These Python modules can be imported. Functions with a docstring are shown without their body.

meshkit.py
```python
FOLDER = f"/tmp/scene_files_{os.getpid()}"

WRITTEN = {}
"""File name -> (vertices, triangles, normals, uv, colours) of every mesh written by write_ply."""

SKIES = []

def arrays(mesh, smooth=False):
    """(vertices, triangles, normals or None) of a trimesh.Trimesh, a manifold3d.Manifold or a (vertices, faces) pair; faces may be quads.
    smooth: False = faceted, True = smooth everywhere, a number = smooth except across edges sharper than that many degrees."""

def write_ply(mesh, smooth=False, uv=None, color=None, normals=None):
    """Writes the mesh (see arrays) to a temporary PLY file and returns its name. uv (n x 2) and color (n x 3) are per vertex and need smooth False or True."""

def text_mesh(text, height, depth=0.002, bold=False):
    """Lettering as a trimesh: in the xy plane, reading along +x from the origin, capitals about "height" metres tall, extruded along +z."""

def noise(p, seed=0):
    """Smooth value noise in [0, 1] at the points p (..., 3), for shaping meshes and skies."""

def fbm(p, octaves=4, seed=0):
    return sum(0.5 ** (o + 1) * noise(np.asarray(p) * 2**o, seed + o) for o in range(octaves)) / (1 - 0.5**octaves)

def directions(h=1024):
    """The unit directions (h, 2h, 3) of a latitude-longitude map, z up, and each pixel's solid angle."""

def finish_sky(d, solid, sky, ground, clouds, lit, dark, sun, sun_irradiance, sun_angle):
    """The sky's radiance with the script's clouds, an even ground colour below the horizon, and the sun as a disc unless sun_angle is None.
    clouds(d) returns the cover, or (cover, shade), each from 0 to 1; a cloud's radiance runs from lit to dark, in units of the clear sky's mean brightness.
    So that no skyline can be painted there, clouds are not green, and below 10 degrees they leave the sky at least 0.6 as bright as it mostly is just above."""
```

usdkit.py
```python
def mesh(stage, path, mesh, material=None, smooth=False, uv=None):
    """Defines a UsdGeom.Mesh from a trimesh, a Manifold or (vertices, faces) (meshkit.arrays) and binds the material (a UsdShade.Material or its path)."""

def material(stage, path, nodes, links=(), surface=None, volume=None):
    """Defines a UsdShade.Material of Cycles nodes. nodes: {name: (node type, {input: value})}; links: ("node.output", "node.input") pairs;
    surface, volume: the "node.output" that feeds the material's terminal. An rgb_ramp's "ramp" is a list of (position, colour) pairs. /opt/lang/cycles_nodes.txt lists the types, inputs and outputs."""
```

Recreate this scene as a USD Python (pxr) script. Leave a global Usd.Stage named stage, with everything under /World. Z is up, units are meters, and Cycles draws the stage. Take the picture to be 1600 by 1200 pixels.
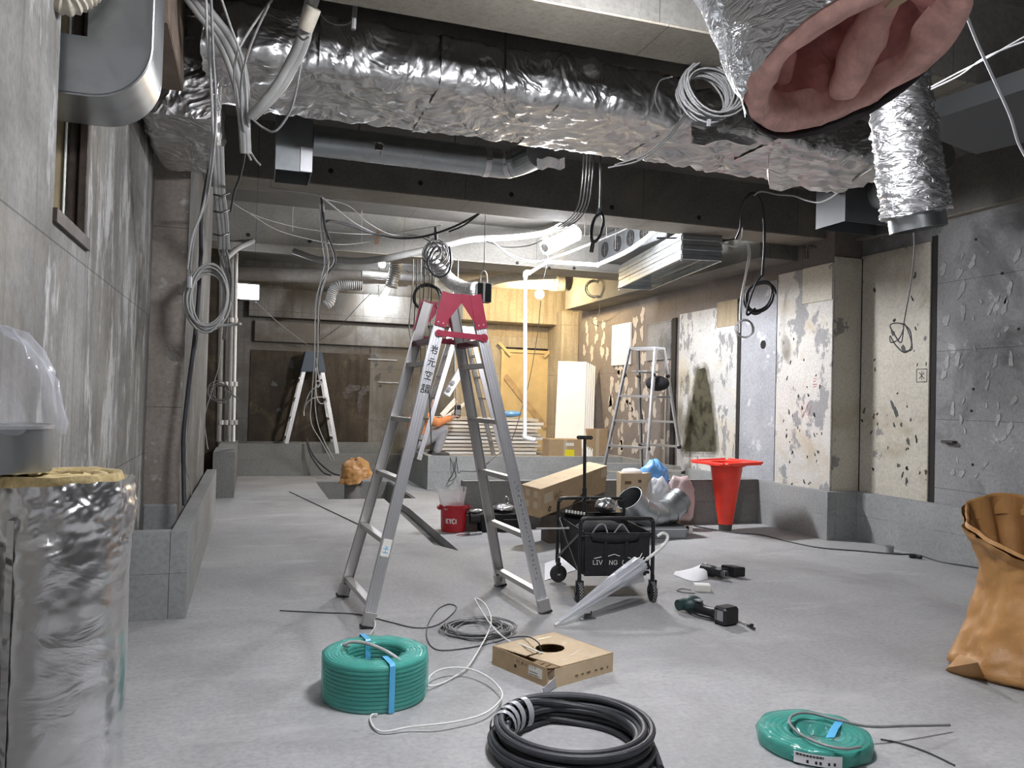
import math, random
import numpy as np, trimesh, manifold3d as m3, usdkit, meshkit
from pxr import Usd, UsdGeom, UsdLux, Gf, Sdf, UsdShade
from shapely.geometry import Polygon, LineString
from shapely.ops import unary_union

stage = Usd.Stage.CreateInMemory()
UsdGeom.SetStageUpAxis(stage, 'Z'); UsdGeom.SetStageMetersPerUnit(stage, 1.0)
UsdGeom.Xform.Define(stage, '/World'); UsdGeom.Scope.Define(stage, '/World/Looks')
V = lambda *a: np.array(a, float)

# ---------------------------------------------------------------- camera
EYE = V(0, 0, 1.3); FPX = 1250.0; EXPOSURE = 2.85
def _axes(yaw, pitch, roll):
    f = V(math.sin(yaw)*math.cos(pitch), math.cos(yaw)*math.cos(pitch), math.sin(pitch))
    r = V(math.cos(yaw), -math.sin(yaw), 0); u = np.cross(r, f); c, s = math.cos(roll), math.sin(roll)
    return np.array([c*r+s*u, -s*r+c*u, f])
AX = _axes(*np.radians([18.067, 1.24, 1.539]))
cam = UsdGeom.Camera.Define(stage, '/World/Camera')
M = np.eye(4); M[0, :3], M[1, :3], M[2, :3], M[3, :3] = AX[0], AX[1], -AX[2], EYE
cam.AddTransformOp().Set(Gf.Matrix4d(*M.ravel().tolist()))
cam.CreateHorizontalApertureAttr(36.0); cam.CreateVerticalApertureAttr(27.0)
cam.CreateFocalLengthAttr(36.0*FPX/1600); cam.CreateClippingRangeAttr(Gf.Vec2f(0.05, 200)); cam.CreateExposureAttr(EXPOSURE)
def at(px, py, x=None, y=None, z=None):
    """the point of the place seen at photo pixel (px, py) that has the given x, y or z in metres"""
    d = AX.T @ V((px-800)/FPX, (600-py)/FPX, 1)
    t = (x-EYE[0])/d[0] if x is not None else (y-EYE[1])/d[1] if y is not None else (z-EYE[2])/d[2]
    return EYE + t*d
# lamps of the room and one added fill lamp: radiance of each lamp's diffuser (their meshes are built further down)
LAMP_BAR, LAMP_NEAR, LAMP_FLOOD, LAMP_WARM, LAMP_REAR, LAMP_SPOT, LAMP_FILL = 68.0, 46.0, 22.0, 115.0, 26.0, 25.0, 15.0
COOL, NEUTRAL, WARM = (.86, .92, 1.0), (.95, .955, 1.0), (1.0, .76, .42)

ORD = ['first', 'second', 'third', 'fourth', 'fifth', 'sixth', 'seventh', 'eighth', 'ninth', 'tenth']
# ---------------------------------------------------------------- helpers: scene tree
_used = {}
def numbered(parent, name):
    k = (parent, name); n = _used.get(k, 0); _used[k] = n+1
    return f'{parent}/{name}' + (f'_{n:03d}' if n else '')
def tag(p, label=None, cat=None, group=None, kind=None):
    for k, v in (('label', label), ('category', cat), ('group', group), ('kind', kind)):
        if v: p.SetCustomDataByKey(k, v)
    return p
class T:
    pass
def thing(name, label, cat, loc=(0, 0, 0), group=None, kind=None):
    path = numbered('/World', name); x = UsdGeom.Xform.Define(stage, path); x.AddTranslateOp().Set(Gf.Vec3d(*map(float, loc)))
    tag(x.GetPrim(), label, cat, group, kind)
    t = T(); t.path = path; t.loc = np.array(loc, float); return t
def part(par, name, mesh, mat, label=None, smooth=35, kind=None):
    v, f = (mesh.vertices, mesh.faces) if hasattr(mesh, 'faces') else mesh
    path = numbered(par.path, name)
    p = usdkit.mesh(stage, path, trimesh.Trimesh(np.asarray(v)-par.loc, f, process=False), MATS[mat], smooth)
    tag(p.GetPrim(), label, kind=kind)
    t = T(); t.path = path; t.loc = par.loc; return t
def solo(name, label, cat, mesh, mat, group=None, kind=None, smooth=35):
    path = numbered('/World', name)
    p = usdkit.mesh(stage, path, mesh, MATS[mat], smooth); tag(p.GetPrim(), label, cat, group, kind)
    t = T(); t.path = path; t.loc = V(0, 0, 0); return t
def struct(name, label, cat, mesh, mat, smooth=False):
    return solo(name, label, cat, mesh, mat, kind='structure', smooth=smooth)

# ---------------------------------------------------------------- helpers: shapes
cat = lambda *ms: trimesh.util.concatenate([m for a in ms for m in (a if isinstance(a, (list, tuple)) else [a])])
def hull(p): return trimesh.convex.convex_hull(np.asarray(p, float))
def obox(c, h, R=np.eye(3), b=0.0):
    """box of half sizes h about c, rows of R its axes, edges chamfered by b"""
    h = np.asarray(h, float); s = np.array([[i, j, k] for i in (-1, 1) for j in (-1, 1) for k in (-1, 1)], float)
    if b <= 0:
        m = trimesh.creation.box(2*h); m.vertices = m.vertices @ R + c; return m
    b = min(b, .9*h.min()); p = np.vstack([s*(h-b*(np.arange(3) != a)) for a in range(3)])
    return hull(p @ R + np.asarray(c, float))
def box(x0, x1, y0, y1, z0, z1, b=0.0): return obox(V((x0+x1)/2, (y0+y1)/2, (z0+z1)/2), V(abs(x1-x0), abs(y1-y0), abs(z1-z0))/2, b=b)
def unit(v): v = np.asarray(v, float); return v/np.linalg.norm(v)
def frame(d, up=(0, 0, 1)):
    d = unit(d); s = np.cross(d, up)
    if np.linalg.norm(s) < 1e-3: s = np.cross(d, (0, 1, 0))
    s = unit(s); return np.array([s, np.cross(s, d), d])
def bar(p, q, w, t, up=(0, 0, 1), b=0.002):
    """rectangular bar from p to q: w across, t in the up direction"""
    p, q = np.asarray(p, float), np.asarray(q, float); return obox((p+q)/2, (w/2, t/2, np.linalg.norm(q-p)/2), frame(q-p, up), b)
def crom(P, n):
    P = np.asarray(P, float)
    if len(P) < 3: return np.array([P[0]+(P[-1]-P[0])*t for t in np.linspace(0, 1, max(2, n))])
    Q = np.vstack([2*P[0]-P[1], P, 2*P[-1]-P[-2]]); out = []
    for i in range(len(P)-1):
        a, b, c, d = Q[i:i+4]
        for t in np.linspace(0, 1, n, endpoint=False):
            out.append(.5*(2*b+(c-a)*t+(2*a-5*b+4*c-d)*t*t+(3*b-a-3*c+d)*t**3))
    return np.array(out+[P[-1]])
def loft(R, closed=True, caps=True):
    R = np.asarray(R, float); m, n = R.shape[:2]; k = n if closed else n-1
    i, j = np.meshgrid(np.arange(m-1), np.arange(k), indexing='ij'); j2 = (j+1) % n
    q = np.stack([i*n+j, i*n+j2, (i+1)*n+j2, (i+1)*n+j], -1).reshape(-1, 4)
    v = R.reshape(-1, 3); f = [q[:, [0, 1, 2]], q[:, [0, 2, 3]]]
    if caps and closed:
        v = np.vstack([v, R[0].mean(0), R[-1].mean(0)]); a = np.arange(n); b = (a+1) % n; c = len(v)
        f += [np.stack([b, a, np.full(n, c-2)], 1), np.stack([a+(m-1)*n, b+(m-1)*n, np.full(n, c-1)], 1)]
    return trimesh.Trimesh(v, np.vstack(f), process=False)
def rings(P, prof, up=None):
    """sweeps prof(i, t) -> (n, 2) along P with parallel frames"""
    P = np.asarray(P, float); d = np.gradient(P, axis=0); d /= np.linalg.norm(d, axis=1, keepdims=True)+1e-12
    s = frame(d[0], up if up is not None else (0, 0, 1))[0]; out = []
    for i in range(len(P)):
        s = s-d[i]*(s@d[i]); s = unit(s); u = np.cross(s, d[i]); q = prof(i, i/(len(P)-1))
        out.append(P[i]+q[:, :1]*s+q[:, 1:]*u)
    return np.array(out)
def circ(n, r=1.0, ph=0.0): a = np.arange(n)*2*np.pi/n+ph; return np.stack([np.cos(a), np.sin(a)], 1)*r
def tube(P, r, n=8, k=6, caps=True, raw=False):
    P = np.asarray(P, float) if raw else crom(P, k); c = circ(n)
    return loft(rings(P, lambda i, t: c*(r(t) if callable(r) else r)), caps=caps)
def cyl(p, q, r, n=20, r2=None): return tube(np.array([p, q]), (lambda t: r+(r2-r)*t) if r2 is not None else r, n, raw=True)
def ringtube(p, q, r, w, n=32):
    """open round tube with wall thickness w from p to q"""
    P = np.array([p, q, q, p, p], float); rr = [r, r, r-w, r-w, r]; d = frame(np.subtract(q, p)); c = circ(n)
    return loft([P[i]+rr[i]*(c[:, :1]*d[0]+c[:, 1:]*d[1]) for i in range(5)], caps=False)
def lathe(prof, o=(0, 0, 0), n=32, d=(0, 0, 1)):
    F = frame(d); c = circ(n); o = np.asarray(o, float)
    return loft([o+z*F[2]+r*(c[:, :1]*F[0]+c[:, 1:]*F[1]) for r, z in prof], caps=False)
def prism(poly, o, ux, uy, depth):
    """shapely polygon or 2-d points, in the plane o + a ux + b uy, extruded by depth along ux x uy"""
    poly = poly if hasattr(poly, 'exterior') else Polygon(poly)
    m = trimesh.creation.extrude_polygon(poly, abs(depth), engine='earcut'); n = np.cross(ux, uy)*np.sign(depth)
    w = np.asarray(o)+m.vertices[:, :1]*np.asarray(ux)+m.vertices[:, 1:2]*np.asarray(uy)+m.vertices[:, 2:]*n
    m = trimesh.Trimesh(w, m.faces, process=False)
    if m.volume < 0: m.invert()
    return m
def strokes(lines, o, ux, uy, w=.06, depth=.0015, s=1.0):
    g = unary_union([LineString([(a*s, b*s) for a, b in l]).buffer(w*s/2, cap_style=2) for l in lines])
    return cat([prism(p, o, ux, uy, depth) for p in getattr(g, 'geoms', [g])])
def text(s, h, o, ux, uy, depth=.001, bold=False):
    m = meshkit.text_mesh(s, h, depth, bold); n = np.cross(ux, uy); v = m.vertices
    return trimesh.Trimesh(np.asarray(o)+v[:, :1]*np.asarray(ux)+v[:, 1:2]*np.asarray(uy)+v[:, 2:]*n, m.faces, process=False)
def crumple(m, amp, scale, seed=0, ridge=True, ax=(1, 1, 1)):
    n = np.array(m.vertex_normals); p = np.array(m.vertices)*scale*np.asarray(ax)
    h = meshkit.fbm(p+37.1, 4, seed); g = meshkit.fbm(p*2.3+11.7, 3, seed+9)
    h = (1-abs(2*h-1)*2.2)+.5*(1-abs(2*g-1)*2.2) if ridge else (h-.5)*2+(g-.5)
    m = m.copy(); m.vertices = m.vertices+n*(amp*(h-.4))[:, None]; return m
def sphere(c, r, s=2, sc=(1, 1, 1)): m = trimesh.creation.icosphere(s, 1.0); m.vertices = m.vertices*np.asarray(sc)*r+np.asarray(c); return m
def sheet(P, t=.001):
    """a grid of points as a thin closed sheet"""
    P = np.asarray(P, float); a = np.gradient(P, axis=0); b = np.gradient(P, axis=1); n = np.cross(a, b); n /= np.linalg.norm(n, axis=2, keepdims=True)+1e-12
    R = np.concatenate([P+n*t/2, (P-n*t/2)[:, ::-1]], 1); return loft(R, True, True)
def wires(pts): return [at(p[0], p[1], y=p[2]) for p in pts]
def coil(c, u, v, R, r, turns, seed=0, jit=.03, wv=None, n=6, steps=26):
    """loose loops of cable about c in the plane of u, v"""
    g = np.random.default_rng(seed); u, v = np.asarray(u, float), np.asarray(v, float); w = np.cross(unit(u), unit(v)); P = []
    ph = g.uniform(0, 6.28, 8); N = int(turns*steps)
    for i in range(N+1):
        a = i*2*np.pi/steps; k = i/steps; q = lambda f, o: math.sin(f*k*2.1+ph[o])
        P.append(np.asarray(c)+u*R*(1+jit*q(1, 0)+jit*q(2.3, 1)+jit*.5*math.sin(2*a+ph[6]+k*.4))*math.cos(a)+v*R*(1+jit*q(1.3, 2)+jit*q(2.7, 3))*math.sin(a)+w*(wv or r*2)*(q(1.7, 4)+.5*q(.6, 5)))
    return tube(P, r, n, raw=True)
rng = np.random.default_rng(7)

# ---------------------------------------------------------------- materials
MATS = {}
def mat(name, nodes, links=(), surface='p.BSDF'):
    MATS[name] = usdkit.material(stage, '/World/Looks/'+name, nodes, links, surface)
def plain(name, col, rough=.5, metal=0.0, noise=0.0, scale=20, bump=0.0, bscale=60, **kw):
    nodes = {'p': ('principled_bsdf', dict(base_color=col, roughness=rough, metallic=metal, **kw))}; links = []
    if noise or bump: nodes['g'] = ('geometry', {})
    if noise:
        nodes['n'] = ('noise_texture', dict(scale=scale, detail=5, roughness=.6)); lo = tuple(max(0, c*(1-noise)) for c in col); hi = tuple(min(1, c*(1+noise)) for c in col)
        nodes['r'] = ('rgb_ramp', {'ramp': [(.3, lo), (.7, hi)]})
        links += [('g.position', 'n.vector'), ('n.fac', 'r.fac'), ('r.color', 'p.base_color')]
    if bump:
        nodes['bn'] = ('noise_texture', dict(scale=bscale, detail=4)); nodes['b'] = ('bump', dict(strength=bump, distance=.004))
        links += [('g.position', 'bn.vector'), ('bn.fac', 'b.height'), ('b.normal', 'p.normal')]
    mat(name, nodes, links)
def concrete(name, c0, c1, patch=None, pscale=1.2, pthr=(.5, .55), sc=(1, 1, 1), streak=None, sthr=(.5, .62), stretch=(4, 4, .25), joints=None, jaxes='yz', rough=.85, bump=.25, nscale=1.6, stains=None, stthr=(.6, .75), stscale=.9):
    """cast concrete: cloudy tone, grain, optional peeled paint (patch), run-down streaks, blotchy stains and formwork joints (width, height)"""
    nd = {'g': ('geometry', {}), 'n': ('noise_texture', dict(scale=nscale, detail=9, roughness=.62)), 'r': ('rgb_ramp', {'ramp': [(.3, c0), (.7, c1)]}),
          'f': ('noise_texture', dict(scale=38, detail=6, roughness=.7)), 'fr': ('rgb_ramp', {'ramp': [(.25, (.72,)*3), (.55, (1,)*3), (.8, (1.12,)*3)]}),
          'm': ('mix_color', dict(blend_type='multiply', fac=1.0)), 'bh': ('math', dict(math_type='add')), 'b': ('bump', dict(strength=bump, distance=.01)),
          'p': ('principled_bsdf', dict(roughness=rough, specular_ior_level=.3))}
    L = [('g.position', 'n.vector'), ('n.fac', 'r.fac'), ('g.position', 'f.vector'), ('f.fac', 'fr.fac'), ('r.color', 'm.a'), ('fr.color', 'm.b'), ('n.fac', 'bh.value1'), ('f.fac', 'bh.value2'), ('bh.value', 'b.height'), ('b.normal', 'p.normal')]
    cur = 'm.result'
    def over(tag_, col, facsock):
        nonlocal cur
        nd[tag_] = ('mix_color', dict(blend_type='mix', b=col)); L.extend([(cur, tag_+'.a'), (facsock, tag_+'.fac')]); cur = tag_+'.result'
    if stains:
        nd['sn'] = ('noise_texture', dict(scale=stscale, detail=7, roughness=.65, distortion=.6)); nd['sr'] = ('rgb_ramp', {'ramp': [(stthr[0], (0,)*3), (stthr[1], (.9,)*3)]})
        L.extend([('g.position', 'sn.vector'), ('sn.fac', 'sr.fac')]); over('so', stains, 'sr.color')
    if streak:
        nd['km'] = ('mapping', dict(scale=stretch)); nd['kn'] = ('noise_texture', dict(scale=3.0, detail=6, roughness=.65)); nd['kr'] = ('rgb_ramp', {'ramp': [(sthr[0], (0,)*3), (sthr[1], (.85,)*3)]})
        L.extend([('g.position', 'km.vector'), ('km.vector', 'kn.vector'), ('kn.fac', 'kr.fac')]); over('ko', streak, 'kr.color')
    if patch:
        nd['pm'] = ('mapping', dict(scale=sc, location=(3.1, 7.7, 1.3))); nd['pn'] = ('noise_texture', dict(scale=pscale, detail=8, roughness=.66)); nd['pr'] = ('rgb_ramp', {'ramp': [(pthr[0], (0,)*3), (pthr[1], (1,)*3)]})
        nd['pt'] = ('mix_color', dict(blend_type='multiply', fac=1.0, a=patch)); L.append(('fr.color', 'pt.b'))
        nd['po'] = ('mix_color', dict(blend_type='mix')); L.extend([('g.position', 'pm.vector'), ('pm.vector', 'pn.vector'), ('pn.fac', 'pr.fac'), (cur, 'po.a'), ('pt.result', 'po.b'), ('pr.color', 'po.fac')]); cur = 'po.result'
    if joints:
        nd['js'] = ('separate_xyz', {}); nd['jc'] = ('combine_xyz', {}); nd['jb'] = ('brick_texture', dict(color1=(1,)*3, color2=(.93,)*3, mortar=(.42,)*3, scale=1.0, mortar_size=.004, mortar_smooth=.4, brick_width=joints[0], row_height=joints[1], offset=0.0))
        nd['jm'] = ('mix_color', dict(blend_type='multiply', fac=.8)); L.extend([('g.position', 'js.vector'), ('js.'+jaxes[0], 'jc.x'), ('js.'+jaxes[1], 'jc.y'), ('jc.vector', 'jb.vector'), (cur, 'jm.a'), ('jb.color', 'jm.b')]); cur = 'jm.result'
    L.append((cur, 'p.base_color')); mat(name, nd, L)

concrete('floor_concrete', (.30, .30, .305), (.43, .43, .43), stains=(.245, .24, .235), stthr=(.50, .70), stscale=.8, rough=.68, bump=.12, nscale=.7, streak=(.47, .47, .475), stretch=(.35, .8, 1), sthr=(.55, .75))
concrete('left_wall', (.13, .125, .115), (.30, .295, .285), patch=(.42, .418, .41), pscale=3.0, pthr=(.53, .59), sc=(1, 1.6, .5), streak=(.13, .115, .095), stretch=(4.2, 4.2, .2), sthr=(.52, .68), stains=(.27, .245, .20), stthr=(.52, .7), joints=(1.8, .9), bump=.35)
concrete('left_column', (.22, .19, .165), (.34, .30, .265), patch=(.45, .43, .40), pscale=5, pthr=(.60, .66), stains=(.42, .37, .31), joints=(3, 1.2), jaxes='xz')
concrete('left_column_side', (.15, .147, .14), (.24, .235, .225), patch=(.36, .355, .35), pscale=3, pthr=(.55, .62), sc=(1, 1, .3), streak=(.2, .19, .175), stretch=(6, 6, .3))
concrete('soffit_concrete', (.22, .20, .165), (.33, .30, .25), stains=(.17, .15, .12), joints=(1.8, 3.0), jaxes='xy')
concrete('beam_concrete', (.13, .126, .115), (.205, .197, .178), stains=(.23, .205, .16), stthr=(.55, .7), joints=(1.75, .93), jaxes='xz', bump=.15)
concrete('slab_concrete', (.13, .125, .115), (.20, .19, .17), joints=(1.8, .9), jaxes='xy')
concrete('right_wall', (.21, .21, .212), (.32, .32, .322), patch=(.44, .44, .435), pscale=3.4, pthr=(.63, .66), sc=(1, 1, .8), joints=(2.4, .62), stains=(.11, .11, .108), stthr=(.52, .66), stscale=1.5, bump=.35)
concrete('glue_wall', (.19, .165, .155), (.26, .23, .21), joints=(.9, 1.8), stains=(.30, .27, .25))
concrete('cream_paint', (.47, .44, .37), (.56, .53, .45), patch=(.24, .235, .22), pscale=3.6, pthr=(.605, .635), stains=(.33, .28, .19), stthr=(.54, .7), stscale=1.4, rough=.7)
concrete('peeled_paint', (.46, .46, .45), (.68, .675, .65), patch=(.27, .27, .275), pscale=4.2, pthr=(.54, .57), sc=(1, 1.5, .7), stains=(.52, .47, .37), stthr=(.57, .66), rough=.75, bump=.4)
concrete('column_paint', (.50, .49, .46), (.60, .58, .54), patch=(.28, .28, .28), pscale=3.0, pthr=(.53, .56), sc=(1, 1, .7), stains=(.45, .39, .29), stthr=(.54, .68), stscale=1.6, rough=.75, bump=.35)
concrete('grey_plaster', (.30, .31, .335), (.42, .43, .455), patch=(.53, .53, .54), pscale=3, pthr=(.60, .64), bump=.4)
concrete('tan_board', (.36, .29, .19), (.45, .37, .26), streak=(.3, .24, .16))
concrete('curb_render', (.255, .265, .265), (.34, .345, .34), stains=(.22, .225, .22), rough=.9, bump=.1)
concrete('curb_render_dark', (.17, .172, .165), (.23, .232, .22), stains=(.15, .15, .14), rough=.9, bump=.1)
concrete('back_wall', (.13, .125, .115), (.22, .21, .195), stains=(.12, .105, .085), stthr=(.5, .62), streak=(.12, .105, .085), sthr=(.5, .66), joints=(1.8, .9), jaxes='xz')
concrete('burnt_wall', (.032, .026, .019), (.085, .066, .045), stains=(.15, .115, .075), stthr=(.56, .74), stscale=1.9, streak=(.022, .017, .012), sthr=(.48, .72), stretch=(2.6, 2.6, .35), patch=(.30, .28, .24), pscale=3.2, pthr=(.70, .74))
concrete('warm_wall', (.40, .345, .25), (.52, .46, .35), stains=(.30, .25, .17), streak=(.34, .28, .19), joints=(1.5, .9), jaxes='xz')
def metal(name, col, rough, bump=0, bscale=8, dist=.01, stretch=(1, 1, 1), spangle=False):
    nd = {'g': ('geometry', {}), 'p': ('principled_bsdf', dict(base_color=col, metallic=1.0, roughness=rough))}; L = []
    if bump:
        nd['mp'] = ('mapping', dict(scale=stretch)); nd['n'] = ('noise_texture', dict(scale=bscale, detail=3, roughness=.55, distortion=.9)); nd['n2'] = ('noise_texture', dict(scale=bscale*2.7, detail=2, distortion=.6))
        nd['s'] = ('math', dict(math_type='subtract', value2=.5)); nd['c'] = ('math', dict(math_type='absolute')); nd['m2'] = ('math', dict(math_type='multiply_add', value2=.12)); nd['b'] = ('bump', dict(strength=bump, distance=dist, invert=True))
        L += [('g.position', 'mp.vector'), ('mp.vector', 'n.vector'), ('mp.vector', 'n2.vector'), ('n.fac', 's.value1'), ('s.value', 'c.value1'), ('n2.fac', 'm2.value1'), ('c.value', 'm2.value3'), ('m2.value', 'b.height'), ('b.normal', 'p.normal')]
    if spangle:
        nd['sv'] = ('noise_texture', dict(scale=9, detail=6)); nd['sr'] = ('rgb_ramp', {'ramp': [(.3, (rough*.9,)*3), (.7, (min(1, rough*1.12),)*3)]}); L += [('g.position', 'sv.vector'), ('sv.fac', 'sr.fac'), ('sr.color', 'p.roughness')]
    mat(name, nd, L)
metal('foil', (.66, .66, .66), .36, 1.0, 3.4, .06)
metal('foil_matte', (.66, .655, .65), .40, 1.0, 3.4, .06, (.8, 1.4, 1.4))
metal('foil_flex', (.70, .70, .72), .36, 1.0, 9, .03, (1, 1, 2.4))
metal('foil_roll', (.74, .74, .75), .25, .35, 7, .012, (1, 1, 1.6))
metal('galvanised', (.42, .445, .46), .36, spangle=True)
metal('galvanised_dull', (.36, .38, .39), .45, spangle=True)
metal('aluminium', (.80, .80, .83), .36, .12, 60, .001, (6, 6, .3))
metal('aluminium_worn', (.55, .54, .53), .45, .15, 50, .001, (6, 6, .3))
metal('chrome', (.8, .8, .8), .15)
plain('red_steel', (.30, .025, .055), .38, 0, .1, 12)
plain('dark_red', (.12, .01, .025), .45)
plain('rivet', (.75, .7, .7), .3, .6)
plain('black_paint', (.012, .012, .013), .35)
plain('black_fabric', (.010, .010, .012), .85, 0, .35, 30, .3, 300)
plain('black_rubber', (.018, .018, .018), .75)
plain('black_cable', (.026, .027, .033), .52, 0, .3, 14)
plain('grey_cable', (.22, .22, .22), .5, 0, .15, 20)
plain('pale_cable', (.38, .38, .37), .5, 0, .1, 20)
plain('white_cable', (.70, .70, .68), .45)
plain('dark_cable', (.05, .055, .055), .45)
plain('hose_white', (.29, .29, .28), .5, 0, .1, 15)
plain('hose_beige', (.50, .46, .38), .6, 0, .15, 20)
plain('pvc_white', (.80, .80, .77), .35)
plain('pipe_grey', (.30, .28, .26), .55, 0, .15, 12)
plain('pipe_end', (.18, .17, .165), .7)
plain('cone_red', (.86, .055, .032), .4, 0, .12, 7, subsurface_weight=.0)
plain('cone_weight', (.09, .085, .08), .8)
plain('bucket_red', (.42, .012, .022), .35, 0, .1, 8)
plain('cardboard', (.38, .27, .155), .8, 0, .1, 14)
plain('cardboard_pale', (.52, .40, .26), .8, 0, .1, 10)
plain('cardboard_dark', (.02, .018, .014), .9)
plain('print_brown', (.16, .095, .05), .8)
plain('print_black', (.02, .02, .02), .7)
plain('print_red', (.42, .09, .07), .8)
plain('paper_white', (.80, .80, .82), .8)
plain('label_white', (.68, .67, .62), .6)
plain('tape_clear', (.46, .38, .27), .3)
plain('white_board', (.82, .81, .77), .6, 0, .03, 5)
plain('board_edge', (.58, .55, .50), .7)
plain('steel_dark', (.06, .055, .05), .5, .3)
plain('wood', (.48, .33, .17), .7, 0, .2, 8)
plain('plywood', (.60, .45, .22), .6, 0, .12, 4)
plain('pink_wool', (.76, .45, .39), .95, 0, .22, 22, .6, 60)
plain('pink_wool_deep', (.64, .30, .28), .95, 0, .25, 16, .6, 50)
plain('brown_wool', (.46, .36, .18), .95, 0, .3, 40, .6, 90)
plain('pipe_black', (.025, .022, .025), .55, 0, .3, 9)
plain('tarp_orange', (.42, .215, .072), .42, 0, .16, 5, .35, 260)
plain('tarp_inside', (.36, .18, .06), .5, 0, .16, 5, .3, 260)
plain('window_brown', (.05, .035, .026), .55, 0, .5, 18)
plain('window_cream', (.44, .36, .22), .6, 0, .15, 6)
plain('hole_dark', (.015, .014, .013), .95)
plain('glue', (.50, .455, .41), .9, 0, .1, 20)
plain('glue_grey', (.33, .33, .325), .85, 0, .15, 30)
plain('coil_green', (.105, .32, .295), .45, 0, .16, 9)
plain('coil_gap', (.02, .14, .115), .6)
plain('band_blue', (.10, .44, .75), .4)
plain('plastic_blue', (.16, .40, .78), .3, 0, .1, 5)
plain('tape_grey', (.34, .345, .37), .4)
plain('tool_green', (.018, .045, .045), .5)
plain('tool_black', (.012, .012, .014), .45)
plain('tool_grey', (.25, .25, .26), .5)
plain('lamp_body', (.5, .5, .5), .4)
plain('yellow_tag', (.70, .62, .02), .5)
plain('skin', (.55, .34, .25), .6)
plain('shirt_orange', (.62, .24, .09), .85, 0, .1, 14)
plain('trousers_grey', (.30, .30, .32), .85, 0, .1, 14)
plain('hair_dark', (.02, .017, .015), .7)
plain('boots_dark', (.05, .05, .055), .7)
plain('rope_white', (.62, .62, .64), .6)
plain('dirt_and_shade', (.085, .085, .08), .95, 0, .2, 8)
plain('seal_black', (.02, .018, .016), .9)
plain('ac_casing', (.10, .105, .11), .55, .0)
plain('ladder_blue', (.03, .045, .065), .5)
plain('wood_brown', (.20, .15, .115), .8, 0, .2, 8)
def clear(name, col, gl=.10, tint=(1, 1, 1), white=.25, bump=.5):
    """thin plastic film: mostly see-through, a milky share and a sheen"""
    mat(name, {'g': ('geometry', {}), 't': ('transparent_bsdf', dict(color=tint)), 'd': ('principled_bsdf', dict(base_color=col, roughness=.14, specular_ior_level=.9)), 'n': ('noise_texture', dict(scale=14, detail=4, distortion=1.0)), 'b': ('bump', dict(strength=bump, distance=.01)), 'l': ('layer_weight', dict(blend=.25)), 'a': ('math', dict(math_type='multiply_add', value2=.42, value3=white)), 'x': ('mix_closure', {})},
        [('g.position', 'n.vector'), ('n.fac', 'b.height'), ('b.normal', 'd.normal'), ('l.facing', 'a.value1'), ('a.value', 'x.fac'), ('t.BSDF', 'x.closure1'), ('d.BSDF', 'x.closure2')], 'x.closure')
clear('film_clear', (.66, .68, .76), white=.10, bump=.9)
clear('film_milky', (.80, .78, .78), white=.62)
clear('film_umbrella', (.60, .62, .67), white=.42, bump=.8)
clear('film_green', (.14, .55, .48), white=.20, tint=(.66, .95, .90), bump=.9)
clear('film_green_thick', (.10, .42, .36), white=.38, tint=(.6, .95, .88), bump=1.0)
clear('film_blue', (.18, .42, .80), white=.75)
clear('film_pink', (.72, .56, .54), white=.6)
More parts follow.
